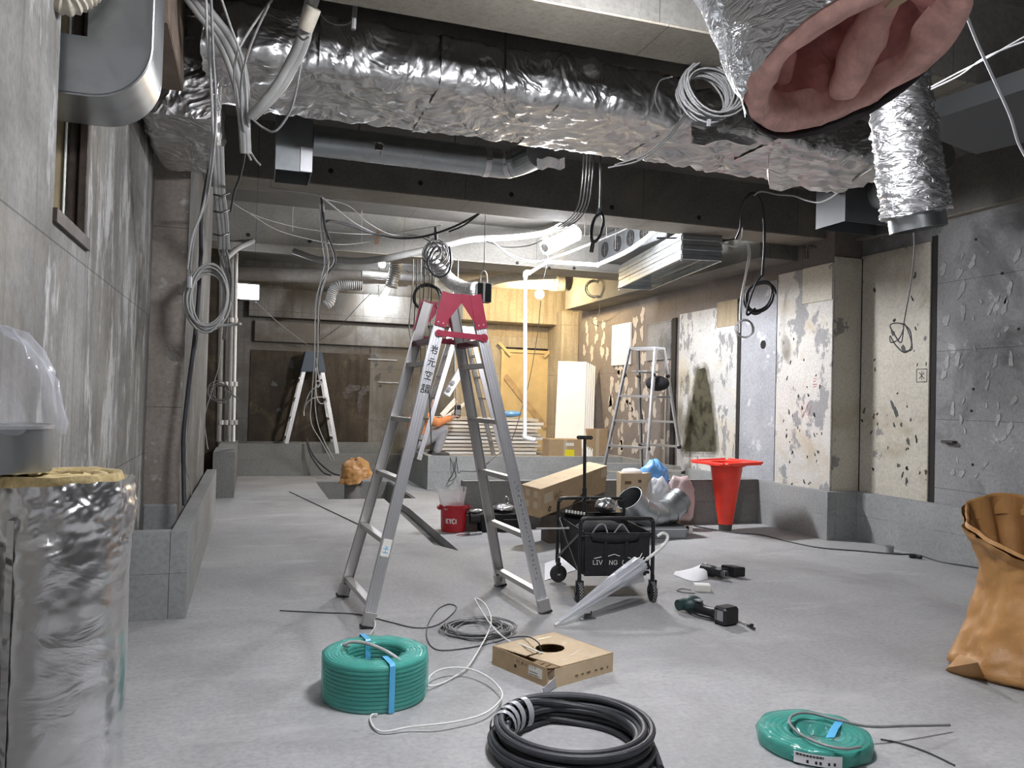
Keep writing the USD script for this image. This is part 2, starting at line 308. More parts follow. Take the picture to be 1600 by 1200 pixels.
mat('olive_film', {'t': ('transparent_bsdf', {}), 'g': ('geometry', {}), 'n': ('noise_texture', dict(scale=5, detail=7, roughness=.65)), 'r': ('rgb_ramp', {'ramp': [(.38, (.05,)*3), (.62, (.26,)*3)]}), 'd': ('principled_bsdf', dict(base_color=(.19, .175, .115), roughness=.9)), 'x': ('mix_closure', {})}, [('g.position', 'n.vector'), ('n.fac', 'r.fac'), ('r.color', 'x.fac'), ('t.BSDF', 'x.closure1'), ('d.BSDF', 'x.closure2')], 'x.closure')
def lamp(name, col, k): mat(name, {'e': ('emission', dict(color=col, strength=k))}, (), 'e.emission')
lamp('glow_bar', NEUTRAL, LAMP_BAR); lamp('glow_near', NEUTRAL, LAMP_NEAR); lamp('glow_flood', COOL, LAMP_FLOOD); lamp('glow_warm', WARM, LAMP_WARM); lamp('glow_rear', COOL, LAMP_REAR); lamp('glow_fill', NEUTRAL, LAMP_FILL); lamp('glow_spot', NEUTRAL, LAMP_SPOT)
# ================================================================ THE ROOM
XL, XR1, XR2, YB, YF, ZC = -.65, 5.95, 5.60, 14.1, -3.2, 3.55      # left wall, right wall (near bay, rear bay), back, front, slab
fl = m3.Manifold.cube([7.6, 17.9, .6]).translate([-1.0, -3.4, -.6])
fl -= m3.Manifold.cube([1.12, 2.2, .55]).translate([.98, 10.35, -.55])                       # sunk pit
fl -= m3.CrossSection([[(1.60, 7.05), (1.75, 6.72), (1.83, 9.4), (1.80, 10.4), (1.68, 10.4), (1.66, 9.4)]]).extrude(.25).translate([0, 0, -.22])   # drain channel
struct('floor', 'grey trowelled concrete floor with a pit and drain channel', 'floor', fl, 'floor_concrete')
struct('floor', 'raised rear floor behind the long low curb', 'floor', box(2.55, XR2, 11.4, YB, 0, .40), 'floor_concrete')
struct('ceiling', 'bare dark concrete ceiling slab between the beams', 'ceiling', box(-1, 6.4, -3.4, 14.4, ZC, ZC+.2), 'slab_concrete')
wl = m3.Manifold.cube([.35, 17.6, ZC]).translate([XL-.35, -3.4, 0]) - m3.Manifold.cube([.5, .55, 1.15]).translate([XL-.30, 3.03, 1.90])
struct('wall_left', 'streaked grey-white concrete wall with run-down stains, behind the foil roll', 'wall', wl, 'left_wall')
struct('wall_front', 'plain concrete wall behind the photographer', 'wall', box(-1, 6.4, YF-.2, YF, 0, ZC), 'beam_concrete')
wr = thing('wall_right', 'grey concrete wall with plaster dabs, cream panel and peeling paint', 'wall', (XR1, 3, 0), kind='structure')
part(wr, 'wall_face', box(XR1, 6.4, -3.4, 6.70, 0, ZC), 'right_wall')
part(wr, 'wall_face', box(XR2, 6.4, 6.70, 14.4, 0, ZC), 'glue_wall')
def rpx(px, x): return at(px, 640, x=x)[1]
# cream panel and the black gap beside it, end face and paint of the projecting column
y0, y1 = rpx(1451, XR1-.015), 6.70
part(wr, 'painted_panel', box(XR1-.018, XR1, y0, y1, .44, 2.885, .004), 'cream_paint', 'cream painted wall panel')
part(wr, 'open_joint', box(XR1-.004, XR1+.001, y0-.062, y0, .44, 2.93), 'seal_black', 'dark open joint beside the cream panel')
part(wr, 'painted_panel', box(XR2, XR1-.02, 6.682, 6.70, .44, 2.86, .003), 'cream_paint')
part(wr, 'painted_panel', box(XR2-.02, XR2, 6.69, rpx(1214, XR2), .44, 2.80, .004), 'column_paint', 'white peeling paint on the column face')
part(wr, 'painted_panel', box(XR2-.032, XR2-.019, 6.692, rpx(1250, XR2-.03), 2.42, 2.80, .003), 'cream_paint', 'cream board at the head of the column')
part(wr, 'painted_panel', box(XR2-.012, XR2, rpx(1212, XR2), rpx(1157, XR2), .42, 2.75, .004), 'grey_plaster', 'bluish grey plaster strip')
part(wr, 'open_joint', box(XR2-.016, XR2, rpx(1157, XR2), rpx(1152, XR2), .42, 2.62), 'seal_black')
part(wr, 'painted_panel', box(XR2-.014, XR2, rpx(1151, XR2), rpx(1060, XR2), .42, 2.56, .004), 'peeled_paint', 'brightly lit white paint peeling off in patches')
part(wr, 'painted_panel', box(XR2-.022, XR2-.012, rpx(1151, XR2), rpx(1119, XR2), 2.30, 2.62, .003), 'tan_board', 'tan board left above the peeling paint')
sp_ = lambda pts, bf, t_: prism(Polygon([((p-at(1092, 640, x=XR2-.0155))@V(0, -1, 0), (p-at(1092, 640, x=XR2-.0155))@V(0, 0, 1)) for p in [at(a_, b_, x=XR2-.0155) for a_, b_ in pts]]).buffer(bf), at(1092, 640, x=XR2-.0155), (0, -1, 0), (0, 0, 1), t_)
for bf, t_ in ((.01, .0018), (.045, .0014), (.08, .001), (.12, .0006)): part(wr, 'olive_patch', sp_([(1072, 700), (1082, 640), (1092, 582), (1100, 580), (1108, 620), (1116, 700)], bf, t_), 'olive_film', 'olive translucent patch tapering upward')  # nested translucent olive layers, narrowing upward, fainter at the edges
part(wr, 'open_joint', box(XR2-.03, XR2, rpx(1056, XR2), rpx(1050, XR2), .42, 2.52), 'seal_black')
part(wr, 'painted_panel', box(XR2-.03, XR2, rpx(1048, XR2), rpx(1010, XR2), 1.95, 2.50, .006), 'right_wall', 'grey board with screw marks')
part(wr, 'painted_panel', box(XR2-.035, XR2, rpx(985, XR2), rpx(956, XR2), 1.92, 2.58, .006), 'white_board', 'pale plywood board fixed to the wall')
part(wr, 'conduit', box(XR2-.03, XR2, rpx(1049, XR2)+.10, rpx(1049, XR2)+.14, .42, 1.85), 'aluminium_worn')
part(wr, 'socket_hole', cyl((XR2-.012, rpx(1192, XR2), 2.03), (XR2-.016, rpx(1192, XR2), 2.03), .05, 14), 'hole_dark')
def blob(c, r, n, seed, t=.004, sz=(1, 1), rot=0.0):
    """a flat ragged dab of set plaster on the wall whose normal is n"""
    g = np.random.default_rng(seed); k = g.uniform(0, 6.28, 5); a = np.linspace(0, 2*np.pi, 27)[:-1]
    q = r*(.78+.20*np.sin(2*a+k[0])+.14*np.sin(3*a+k[1])+.09*np.sin(5*a+k[2])+.07*np.sin(8*a+k[3])); x, y = q*np.cos(a)*sz[0], q*np.sin(a)*sz[1]
    c_, s_ = math.cos(rot), math.sin(rot); n = unit(n); ux = unit(np.cross((0, 0, 1), n))
    return prism(Polygon(np.stack([c_*x-s_*y, s_*x+c_*y], 1)).buffer(.002), np.asarray(c), ux, (0, 0, 1), t)
dabs = [(917,512,7),(931,505,9),(943,508,7),(932,528,7),(943,530,8),(918,530,7),(913,548,7),(925,551,9),(941,550,8),(949,552,7),(966,562,10),(980,568,9),(993,503,8),(1004,492,8),(992,530,8),(1003,520,7),(975,545,7),(956,600,9),(966,606,10),(978,598,9),(955,625,8),(974,630,10),(960,648,8),(990,640,8),(996,598,8),(1006,560,9),(985,655,9),(1003,648,10),(955,690,8),(970,700,9),(992,698,10),(1003,690,9),(1012,665,8),(1017,700,8),(968,580,8),(1009,615,9),(948,660,7),(983,620,8),(1000,670,8),(1022,640,8),(1037,600,8),(1020,575,7)]
gd = np.random.default_rng(29)
for i in range(26): dabs.append((int(gd.uniform(950, 1046)), int(gd.uniform(556, 700)), int(gd.uniform(4, 8))))
for i, (px, py, s) in enumerate(dabs):
    if 952 < px < 988 and 480 < py < 556 or 1008 < px < 1050 and py < 560: continue
    p = at(px, py, x=XR2-.001); part(wr, 'plaster_dab', blob(p, s*.0145, (-1, 0, 0), i, .004, (.75, 1.1), gd.uniform(-.4, .4)), 'glue', smooth=False)
dabs2 = [(1474,420,9),(1499,427,8),(1503,452,10),(1520,410,8),(1479,500,9),(1505,487,9),(1548,482,7),(1570,480,8),(1578,450,7),(1480,565,8),(1489,640,7),(1502,655,5),(1503,740,6),(1489,738,5),(1543,602,5),(1560,655,6),(1578,668,7),(1555,565,7),(1580,562,7),(1497,560,8),(1590,400,7),(1475,585,7),(1540,725,4),(1585,625,6)]
for i in range(22): dabs2.append((int(gd.uniform(1472, 1598)), int(gd.uniform(400, 745)), int(gd.uniform(2, 5))))
for i, (px, py, s) in enumerate(dabs2):
    p = at(px, py, x=XR1-.0005); part(wr, 'plaster_dab', blob(p, s*.0078, (-1, 0, 0), 90+i, .004, (.5, 1.15), gd.uniform(-.7, .3)), 'glue_grey', smooth=False)
for px, py in ((1525,374),(1566,427),(1521,608),(1518,642),(1520,726),(1592,514)):
    p = at(px, py, x=XR1); part(wr, 'tie_hole', cyl(p-V(.001, 0, 0), p-V(.004, 0, 0), .012, 10), 'hole_dark')
part(wr, 'open_joint', box(XR1-.022, XR1-.019, 6.672, 6.684, .48, 2.86), 'seal_black')
gc_ = np.random.default_rng(41)
for i in range(70):
    on_col = i < 34; px, py = (gc_.uniform(1218, 1287), gc_.uniform(420, 755)) if on_col else (gc_.uniform(1345, 1448), gc_.uniform(425, 765)); xx = XR2-.0205 if on_col else XR1-.0183
    if i % 2: py = 760-abs(gc_.normal(0, 90))
    if not 415 < py < 762: continue
    part(wr, 'paint_chip', blob(at(px, py, x=xx), gc_.uniform(.008, .026), (-1, 0, 0), 300+i, .0006, (gc_.uniform(.4, .9), gc_.uniform(.7, 1.6)), gc_.uniform(-.6, .6)), ('seal_black', 'steel_dark', 'dirt_and_shade')[i % 3], smooth=False)
for i, (px, py, r) in enumerate(((1398, 640, .09), (1412, 545, .06), (1419, 690, .05), (1395, 520, .05))): part(wr, 'paint_chip', blob(at(px, py, x=XR1-.0183), r, (-1, 0, 0), 401+i, .0008, (.35, 1.0), .5), 'dirt_and_shade', smooth=False)
part(wr, 'wall_bracket', box(XR1-.05, XR1, rpx(1496, XR1), rpx(1477, XR1), 1.03, 1.055, .004), 'steel_dark', 'small rusty bracket')
red = [[(0, 0), (.11, .19)], [(.0, .17), (.12, .01)], [(-.04, .12), (.02, .03)], [(.15, .15), (.10, .05)]]
part(wr, 'chalk_mark', strokes(red, at(1253, 655, x=XR2-.0215), (0, -1, 0), (0, 0, 1), .004, .0008), 'print_red', 'red crayon cross')
part(wr, 'chalk_mark', strokes([[(0, 0), (.05, .01)], [(0, .03), (.06, .03)], [(.0, .06), (.05, .065)], [(.01, .09), (.06, .085)]], at(1270, 605, x=XR2-.0215), (0, -1, 0), (0, 0, 1), .006, .0008), 'print_red')
part(wr, 'chalk_mark', strokes([[(0, 0), (.12, 0), (.12, .12), (0, .12), (0, 0)], [(.03, .03), (.09, .09)], [(.03, .09), (.09, .03)], [(.06, .02), (.06, .1)]], at(1432, 597, x=XR1-.0185), (0, -1, 0), (0, 0, 1), .006, .0008), 'print_black')
wb = thing('wall_back', 'soot-stained rear wall with a bricked-up dark lower part', 'wall', (2.5, YB, 0), kind='structure')
part(wb, 'wall_face', box(-1, 3.5, YB, YB+.3, 0, ZC), 'back_wall')
part(wb, 'wall_face', box(3.5, 6.4, YB, YB+.3, 0, ZC), 'warm_wall')
p, q = at(392, 548, y=YB-.02), at(628, 690, y=YB-.02)
part(wb, 'stained_panel', box(p[0], q[0]-.6, YB-.03, YB, .3, p[2]+.02, .005), 'burnt_wall', 'nearly black run-down stains')
part(wb, 'stained_panel', box(q[0]-.6, q[0]+.15, YB-.026, YB, .3, p[2]+.40, .005), 'back_wall')
p, q = at(398, 500, y=YB-.1), at(662, 545, y=YB-.1)
part(wb, 'ledge_beam', box(p[0], q[0], YB-.10, YB, q[2], p[2], .01), 'back_wall', 'projecting lintel over the stained panel')
part(wb, 'ledge_beam', box(p[0]-.1, 3.5, YB-.17, YB, p[2]+.06, p[2]+.55, .01), 'back_wall')
part(wb, 'ledge_beam', box(3.5, 5.6, YB-.45, YB, 2.72, ZC, .01), 'warm_wall', 'deep beam over the rear doorway')
part(wb, 'pilaster', box(5.28, 5.6, 13.35, YB, 0, 2.95, .01), 'warm_wall')
part(wb, 'painted_band', box(4.2, 5.3, YB-.006, YB, 2.50, 2.72), 'tan_board')
for i, (px, py, r, sx, sy) in enumerate(((550, 607, .14, 1.0, .7), (567, 612, .10, .9, .9), (562, 630, .12, .5, 1.6), (540, 618, .07, 1, 1))): part(wb, 'scorch_mark', blob(at(px, py, y=YB-.031), r, (0, -1, 0), 3+i, .001*(i+1), (sx, sy)), 'window_brown', smooth=False)
for i, (px, py, r) in enumerate(((590, 590, .10), (588, 570, .06), (594, 603, .05))): part(wb, 'scorch_mark', blob(at(px, py, y=YB-.027), r, (0, -1, 0), 13+i, .001*(i+1), (1, .5), .6), 'window_brown', smooth=False)
for i, (px, py, r) in enumerate(((455, 570, .07), (428, 600, .06), (500, 588, .05), (586, 560, .08), (575, 607, .05), (610, 575, .07), (560, 500, .06), (436, 640, .05))): part(wb, 'plaster_dab', blob(at(px, py, y=YB-.031), r, (0, -1, 0), 23+i, .003, (.8, 1.0)), 'dirt_and_shade', smooth=False)
for px0, px1, py in ((575, 620, 562), (590, 640, 598)): part(wb, 'formwork_ridge', box(at(px0, py, y=YB)[0], at(px1, py, y=YB)[0], YB-.04, YB-.025, at(px0, py, y=YB)[2], at(px0, py, y=YB)[2]+.02), 'glue_grey')

def beam(lab, mesh, m='beam_concrete', soff=None):
    t = thing('ceiling_beam', lab, 'ceiling beam', mesh.bounds.mean(0)*V(1, 1, 0)+V(0, 0, mesh.bounds[0][2]), kind='structure')
    part(t, 'beam_side', mesh, m)
    b0, b1 = mesh.bounds
    part(t, 'soffit', box(b0[0]+.002, b1[0]-.002, b0[1]+.001, b1[1]-.001, b0[2]-.012, b0[2]-.0005), soff or 'soffit_concrete', 'board-marked underside')
    return t
beam('nearest ceiling beam, crossing above the camera', box(-.65, XR1, 3.30, 3.64, 3.08, ZC))
b1 = beam('deep concrete ceiling beam behind the long foil duct', box(-.65, XR1, 6.84, 7.28, 3.08, ZC))
b2 = beam('second deep ceiling beam, over the hanging cables', box(-.65, XR2, 9.84, 10.40, 3.08, ZC))
beam('beam along the top of the right wall behind the metal collar', box(5.12, XR2, 7.28, 12.85, 2.92, ZC), 'beam_concrete', 'beam_concrete')
beam('girder along the top of the right wall, near the insulated hose', box(5.86, XR1, -3.2, 6.84, 3.06, ZC))
beam('brown beam stub beside the curved metal duct', box(XL, -.38, 3.62, 4.42, 2.86, ZC), 'wood_brown', 'wood_brown')
for px, py in ((657, 286), (799, 304), (1092, 340), (956, 324), (517, 267)):
    p = at(px, py, y=6.84); part(b1, 'tie_hole', cyl(p-V(0, .001, 0), p-V(0, .004, 0), .022, 12), 'hole_dark')
for px, py in ((388, 367), (484, 377), (808, 411), (858, 419), (897, 419)):
    p = at(px, py, y=9.84); part(b2, 'tie_hole', cyl(p-V(0, .001, 0), p-V(0, .004, 0), .022, 12), 'hole_dark')
p = at(585, 383, y=9.84); part(b2, 'rust_mark', prism([(0, 0), (.05, .02), (.07, .16), (.03, .2), (.01, .1)], p-V(0, .003, 0), (1, 0, 0), (0, 0, 1), -.001), 'print_brown', 'rust run')
col = thing('column', 'brown-grey concrete column at the left wall with a cable coil hung on it', 'column', (-.55, 5.77, 0), kind='structure')
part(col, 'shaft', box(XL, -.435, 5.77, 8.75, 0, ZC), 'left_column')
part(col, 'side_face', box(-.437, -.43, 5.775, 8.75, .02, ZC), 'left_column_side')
part(col, 'base_render', box(XL, -.44, 5.735, 5.77, 0, .56, .012), 'curb_render', 'paler rendered foot')

# low curbs, two rendered courses each
def curb(lab, mesh_boxes, h=.50, m='curb_render'):
    b = np.array([q for q in mesh_boxes], float)
    t = thing('curb', lab, 'curb', (b[0][0], b[0][2], 0), kind='structure')
    for x0, x1, y0, y1 in b:
        for z0, z1 in ((0, h*.52), (h*.52, h)):
            part(t, 'course', box(x0, x1, y0, y1, z0, z1-(.0 if z1 == h else .001), .0015), m)
    return t
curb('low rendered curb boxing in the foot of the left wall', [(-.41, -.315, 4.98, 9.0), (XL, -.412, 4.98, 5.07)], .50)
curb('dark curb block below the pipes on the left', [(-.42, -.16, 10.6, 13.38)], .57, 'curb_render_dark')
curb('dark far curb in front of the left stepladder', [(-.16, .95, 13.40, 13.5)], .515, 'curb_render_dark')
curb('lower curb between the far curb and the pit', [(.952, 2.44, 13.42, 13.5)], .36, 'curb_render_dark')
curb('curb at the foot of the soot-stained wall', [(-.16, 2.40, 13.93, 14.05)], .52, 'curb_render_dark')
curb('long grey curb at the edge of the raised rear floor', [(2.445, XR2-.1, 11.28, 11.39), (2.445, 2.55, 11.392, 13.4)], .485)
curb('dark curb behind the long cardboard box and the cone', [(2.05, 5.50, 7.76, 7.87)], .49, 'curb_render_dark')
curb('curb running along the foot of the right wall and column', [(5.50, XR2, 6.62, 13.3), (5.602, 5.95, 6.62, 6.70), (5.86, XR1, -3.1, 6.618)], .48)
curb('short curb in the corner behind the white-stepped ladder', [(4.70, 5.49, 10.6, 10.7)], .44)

# window recess in the left wall
w = thing('window_1', 'brown window recess in the left wall below the curved duct', 'window', (XL, 3.3, 1.9), kind='structure')
part(w, 'sill', bar((XL-.06, 3.02, 1.885), (XL-.06, 3.6, 1.885), .15, .05), 'window_brown')
part(w, 'frame_rail', box(XL-.030, XL+.003, 3.55, 3.585, 1.91, 3.0, .004), 'window_brown')
part(w, 'frame_rail', box(XL-.066, XL-.036, 3.56, 3.585, 1.91, 3.0, .004), 'window_brown')
part(w, 'frame_rail', box(XL-.085, XL-.076, 3.555, 3.585, 1.91, 3.0, .003), 'label_white')
part(w, 'pane', box(XL-.20, XL-.088, 3.562, 3.585, 1.91, 3.0, .004), 'window_cream', 'cream painted pane')
part(w, 'frame_rail', box(XL-.30, XL-.27, 3.03, 3.58, 1.9, 3.05), 'hole_dark')

# boarded doorway in the rear wall
a, b = at(784, 541, y=YB), at(859, 541, y=YB); x0, x1, zt = a[0], b[0], a[2]; yb = YB-.02
d = thing('door_1', 'yellow plywood door with a diagonal brace in the rear wall', 'door', ((x0+x1)/2, YB, .4), kind='structure')
part(d, 'door_leaf', box(x0, x1, yb-.03, YB, .4, zt-.08, .004), 'plywood')
part(d, 'door_head', box(x0-.03, x1+.03, yb-.06, YB, zt-.11, zt-.05, .004), 'plywood')
part(d, 'dark_gap', box(x0+.03, x1-.03, yb-.012, YB, zt-.05, zt-.01), 'seal_black')
part(d, 'door_frame', box(x1-.04, x1+.02, yb-.055, YB, .4, zt-.1, .004), 'wood')
part(d, 'door_frame', box(x0-.02, x0+.035, yb-.055, YB, .4, zt-.1, .004), 'plywood')
part(d, 'brace', bar((x0+.06, yb-.045, zt-.55), (x1-.06, yb-.045, .82), .02, .11, (0, 0, 1)), 'wood', 'diagonal brace')
for s, xx in ((1, x0+.05), (-1, x1-.05)):
    part(d, 'corner_brace', bar((xx-.14*s, yb-.08, zt+.06), (xx+.10*s, yb-.08, zt-.17), .02, .055), 'plywood')
# ================================================================ STEPLADDERS
def rail_mesh(p, q, w, wid, dep):
    """U-channel rail from p to q; its ribbed web faces w, the flanges point the other way"""
    d = unit(np.subtract(q, p)); w = unit(np.asarray(w)-d*(np.asarray(w)@d)); a = np.cross(w, d); h = wid/2; t = .003
    pr = [(-h, 0)]
    for k in (-.5, 0, .5): pr += [(h*k-.006, 0), (h*k-.004, .0018), (h*k+.004, .0018), (h*k+.006, 0)]
    pr += [(h, 0), (h, -dep), (h-t, -dep), (h-t, -t), (-h+t, -t), (-h+t, -dep), (-h, -dep)]
    pr = np.array(pr)
    f = lambda o: o+pr[:, :1]*a+pr[:, 1:]*w
    m = loft([f(np.asarray(p, float)), f(np.asarray(q, float))], caps=False)
    caps = []
    for o, s in ((p, -1), (q, 1)):
        caps.append(prism(Polygon(pr), np.asarray(o, float), a, w, s*.001))
    return cat(m, caps)
def ladder(label, c, s, w, H, bs, ts, bw, tw, rungs, wid=.066, dep=.026, mats=('aluminium', 'aluminium_worn'), head=None, z0=0.0, group=None, tread=.05, name='stepladder'):
    """c base centre, s spread direction, w width direction (near side is -w); half spreads bs/ts, half widths bw/tw"""
    c = V(c[0], c[1], z0); s, w = unit(V(*s, 0)), unit(V(*w, 0)); up = V(0, 0, 1)
    t = thing(name, label, 'ladder', c, group)
    P = lambda a, b, z: c+s*a*(bs+(ts-bs)*z/H)+w*b*(bw+(tw-bw)*z/H)+up*z
    for a in (-1, 1):
        for b in (-1, 1):
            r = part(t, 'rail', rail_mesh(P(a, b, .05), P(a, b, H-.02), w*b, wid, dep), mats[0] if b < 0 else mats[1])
            f = P(a, b, 0); g = P(a, b, .085); dd = unit(g-f)
            part(t, 'foot', cat(bar(f+dd*.012, g, dep+.010, wid+.006, s), cyl(P(a, b, .05)-w*.022*-b, P(a, b, .05)+w*.008*b, .009, 10)), 'aluminium_worn')
            part(t, 'rubber_foot', bar(f, f+dd*.014, dep+.02, wid+.014, s), 'black_rubber')
        for z in rungs:
            p, q = P(a, -1, z)+w*.012, P(a, 1, z)-w*.012
            part(t, 'step', cat(bar(p, q, tread, .006, up), bar(p-up*.014+s*tread*.46, q-up*.014+s*tread*.46, .003, .026, up), bar(p-up*.014-s*tread*.46, q-up*.014-s*tread*.46, .003, .026, up)), mats[1])
        z = rungs[0]
        for b in (-1, 1):
            part(t, 'brace', bar(P(a, b, z-.10)-w*b*.014, P(a, b, z-.01)-w*b*.11, .016, .004, s), mats[1])
    return t, P, s, w, up
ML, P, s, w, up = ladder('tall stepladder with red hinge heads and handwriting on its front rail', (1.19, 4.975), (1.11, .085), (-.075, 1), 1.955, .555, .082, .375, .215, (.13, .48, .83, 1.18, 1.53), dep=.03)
for b in (-1, 1):
    o = w*b*.004; out = w*b
    HN = (P(-1, b, 1.925)+P(1, b, 1.925))/2+o*2
    nrm = np.cross(s, up); sg = 1 if nrm@out > 0 else -1
    for a in (-1, 1):
        A0, A1 = P(a, b, 1.745)+o, P(a, b, 1.945)+o; d = unit(A1-A0); e = unit(np.cross(out, d)); e = e if (e@s)*a > 0 else -e      # e points away from the other rail
        ctr = lambda X: [((x-A0)@s, (x-A0)@up) for x in X]
        hp = part(ML, 'hinge_plate', cat(prism(Polygon(ctr([A0+e*.036, A1+e*.038, A1-e*.03, A0-e*.034])).buffer(.003), A0, s, up, sg*.006), prism(Polygon(ctr([A1-e*.02, HN+up*.018, HN-up*.026, A0-e*.030+d*.035, A0-e*.028])).buffer(.004), A0, s, up, sg*.003)), 'red_steel', 'red painted hinge plate')
        for u_, v_ in ((.02, .018), (.02, -.014), (.175, .018), (.175, -.014)):
            x = A0+d*u_+e*v_; part(hp, 'rivet', cyl(x+out*.005, x+out*.009, .005, 8), 'rivet')
    part(ML, 'hinge_pin', cat(cyl(HN-out*.004, HN+out*.010, .024, 16), cyl(HN+out*.010, HN+out*.014, .009, 10)), 'red_steel')
    l0, l1 = P(-1, b, 1.70)+out*.012, P(1, b, 1.685)+out*.012
    part(ML, 'locking_bar', cat(bar(l0, l1, .006, .036, up), cyl(l0-out*.003, l0+out*.003, .021, 16), cyl(l1-out*.003, l1+out*.003, .026, 16), cyl(l0, l0+out*.008, .007, 10), cyl(l1, l1+out*.008, .009, 10)), 'red_steel', 'red locking bar')
for a in (-1, 1): part(ML, 'cross_bar', bar(P(a, -1, 1.66)+w*.02, P(a, 1, 1.66)-w*.02, .05, .035, up), 'dark_red')
# brush lettering down the front rail (four characters), and worn marks on the other one
K = {'a': [[(.5, .98), (.5, .70)], [(.22, .88), (.22, .68), (.78, .68), (.78, .88)], [(.15, .54), (.85, .54)], [(.45, .54), (.15, .14)], [(.36, .32), (.8, .32), (.8, .03), (.36, .03), (.36, .32)]],
     'b': [[(.28, .9), (.72, .9)], [(.08, .62), (.92, .62)], [(.4, .62), (.34, .27), (.08, .05)], [(.6, .62), (.6, .1), (.92, .1), (.92, .25)]],
     'c': [[(.5, 1), (.5, .88)], [(.14, .7), (.14, .86), (.86, .86), (.86, .7)], [(.4, .82), (.24, .58)], [(.6, .82), (.62, .62), (.82, .62)], [(.25, .44), (.75, .44)], [(.5, .44), (.5, .08)], [(.1, .08), (.9, .08)]],
     'd': [[(.1, .92), (.4, .92)], [(.04, .77), (.46, .77)], [(.1, .62), (.4, .62)], [(.1, .48), (.4, .48)], [(.1, .35), (.4, .35), (.4, .05), (.1, .05), (.1, .35)], [(.55, .03), (.55, .94), (.96, .94), (.96, .03)], [(.63, .74), (.88, .74)], [(.76, .86), (.76, .56)], [(.63, .56), (.88, .56)], [(.65, .38), (.86, .38), (.86, .15), (.65, .15), (.65, .38)]]}
d = unit(P(-1, -1, 1.9)-P(-1, -1, 0)); e = unit(np.cross(d, -w)); e = e if e@s > 0 else -e
for k, z in zip('abcd', (1.575, 1.495, 1.415, 1.335)):
    part(ML, 'brush_character', strokes(K[k], P(-1, -1, z)-w*.0022-e*.025, e, d, .085, .0008, .055), 'print_black', 'handwritten black character')
part(ML, 'sticker', obox(P(-1, -1, .44)-w*.0022, (.026, .05, .0008), np.array([e, d, w])), 'label_white')
part(ML, 'brush_character', strokes(K['b'][:2]+[[(.5, .9), (.5, .1)], [(.1, .1), (.9, .1)]], P(-1, -1, .41)-w*.0035-e*.02, e, d, .1, .0008, .04), 'band_blue')
d = unit(P(1, -1, 1.9)-P(1, -1, 0)); e = unit(np.cross(d, -w)); e = e if e@s > 0 else -e; g = np.random.default_rng(5)
sc = []
for i in range(22):
    z = .80-i*.028; k = g.uniform(-1, 1, 6)
    sc.append(strokes([[(k[0]*.5, 0), (k[1]*.5, k[2]*.5)], [(k[3]*.5, .4), (k[4]*.5, k[5]*.3)]], P(1, -1, z)-w*.0022, e, d, .12, .0006, .022))
part(ML, 'worn_lettering', cat(sc), 'print_black')

# right stepladder standing in the trough
RL, P, s, w, up = ladder('aluminium stepladder with black step ends and a pouch, standing by the peeling right wall', (4.86, 9.31), (.85, .527), (-.527, .85), 2.05, .575, .10, .36, .20, (.45, .78, 1.10, 1.42), wid=.05, dep=.024)
part(RL, 'top_frame', cat([bar(P(a, -1, 2.03), P(a, 1, 2.03), .03, .03) for a in (-1, 1)]+[bar(P(-1, b, 2.03), P(1, b, 2.03), .03, .03) for b in (-1, 1)]), 'aluminium')
part(RL, 'platform', cat([box(0, .001, 0, .001, 0, .001)]+[bar(P(-1, b*.3, 1.73), P(1, b*.3, 1.73), .10, .022) for b in (-1, 0, 1)]), 'aluminium_worn')
for a in (-1, 1):
    for b in (-1, 1):
        for z in (.12, .45, .78, 1.70):
            part(RL, 'step_end', sphere(P(a, b, z)-w*b*.012-up*.02, .03, 1), 'black_rubber')
x = P(0, -.6, 1.60)
solo('tool_pouch', 'black pouch hanging under the platform of the right stepladder', 'pouch', sphere(x-w*.03-up*.02, .16, 2, (1.0, .75, .62)), 'black_fabric')
# rear ladders
BL, P, s, w, up = ladder('stepladder with a dark blue head standing before the soot-black wall', (.97, 14.0-.23), (1, .02), (-.02, 1), 2.0, .50, .09, .28, .16, (.3, .62, .94, 1.26, 1.58), wid=.06, mats=('aluminium_worn', 'aluminium_worn'))
part(BL, 'head_cover', hull([P(a, b, z)+s*a*.05+w*b*.03 for a in (-1, 1) for b in (-1, 1) for z in (1.70, 2.03)]), 'ladder_blue', 'dark blue head')
TL, P, s, w, up = ladder('pale stepladder before the crouching worker, seen through the front ladder', (3.0, 11.74), (1, .03), (-.03, 1), 1.98, .66, .09, .24, .16, (.3, .62, .94, 1.26, 1.58), z0=.40, mats=('aluminium', 'aluminium_worn'))
part(TL, 'head_cover', hull([P(a, b, z)+s*a*.05+w*b*.03 for a in (-1, 1) for b in (-1, 1) for z in (1.82, 2.0)]), 'aluminium_worn')

# ================================================================ FOLDING CART AND UMBRELLA
o = V(2.08, 4.85, 0); d = unit(V(.99, -.14, 0)); n = V(.14, .99, 0); up = V(0, 0, 1); WD, LN = .50, .63
C = lambda a, b, z: o+d*a+n*b+up*z
cart = thing('folding_cart', 'black folding cart with a fabric tub and T-handle, right of the front ladder', 'cart', C(WD/2, LN/2, 0))
def uframe(b, z0, z1, r=.05):
    pts = [C(0, b, z0), C(0, b, z1-r), C(r*.3, b, z1-r*.3), C(r, b, z1), C(WD-r, b, z1), C(WD-r*.3, b, z1-r*.3), C(WD, b, z1-r), C(WD, b, z0)]
    return tube(np.array([pts[0]]+[pts[0]+(pts[1]-pts[0])*.5]+pts[1:-1]+[pts[-1]]), .0125, 10, 4)
part(cart, 'front_frame', uframe(0, .13, .545), 'black_paint')
part(cart, 'rear_frame', uframe(LN, .13, .60), 'black_paint')
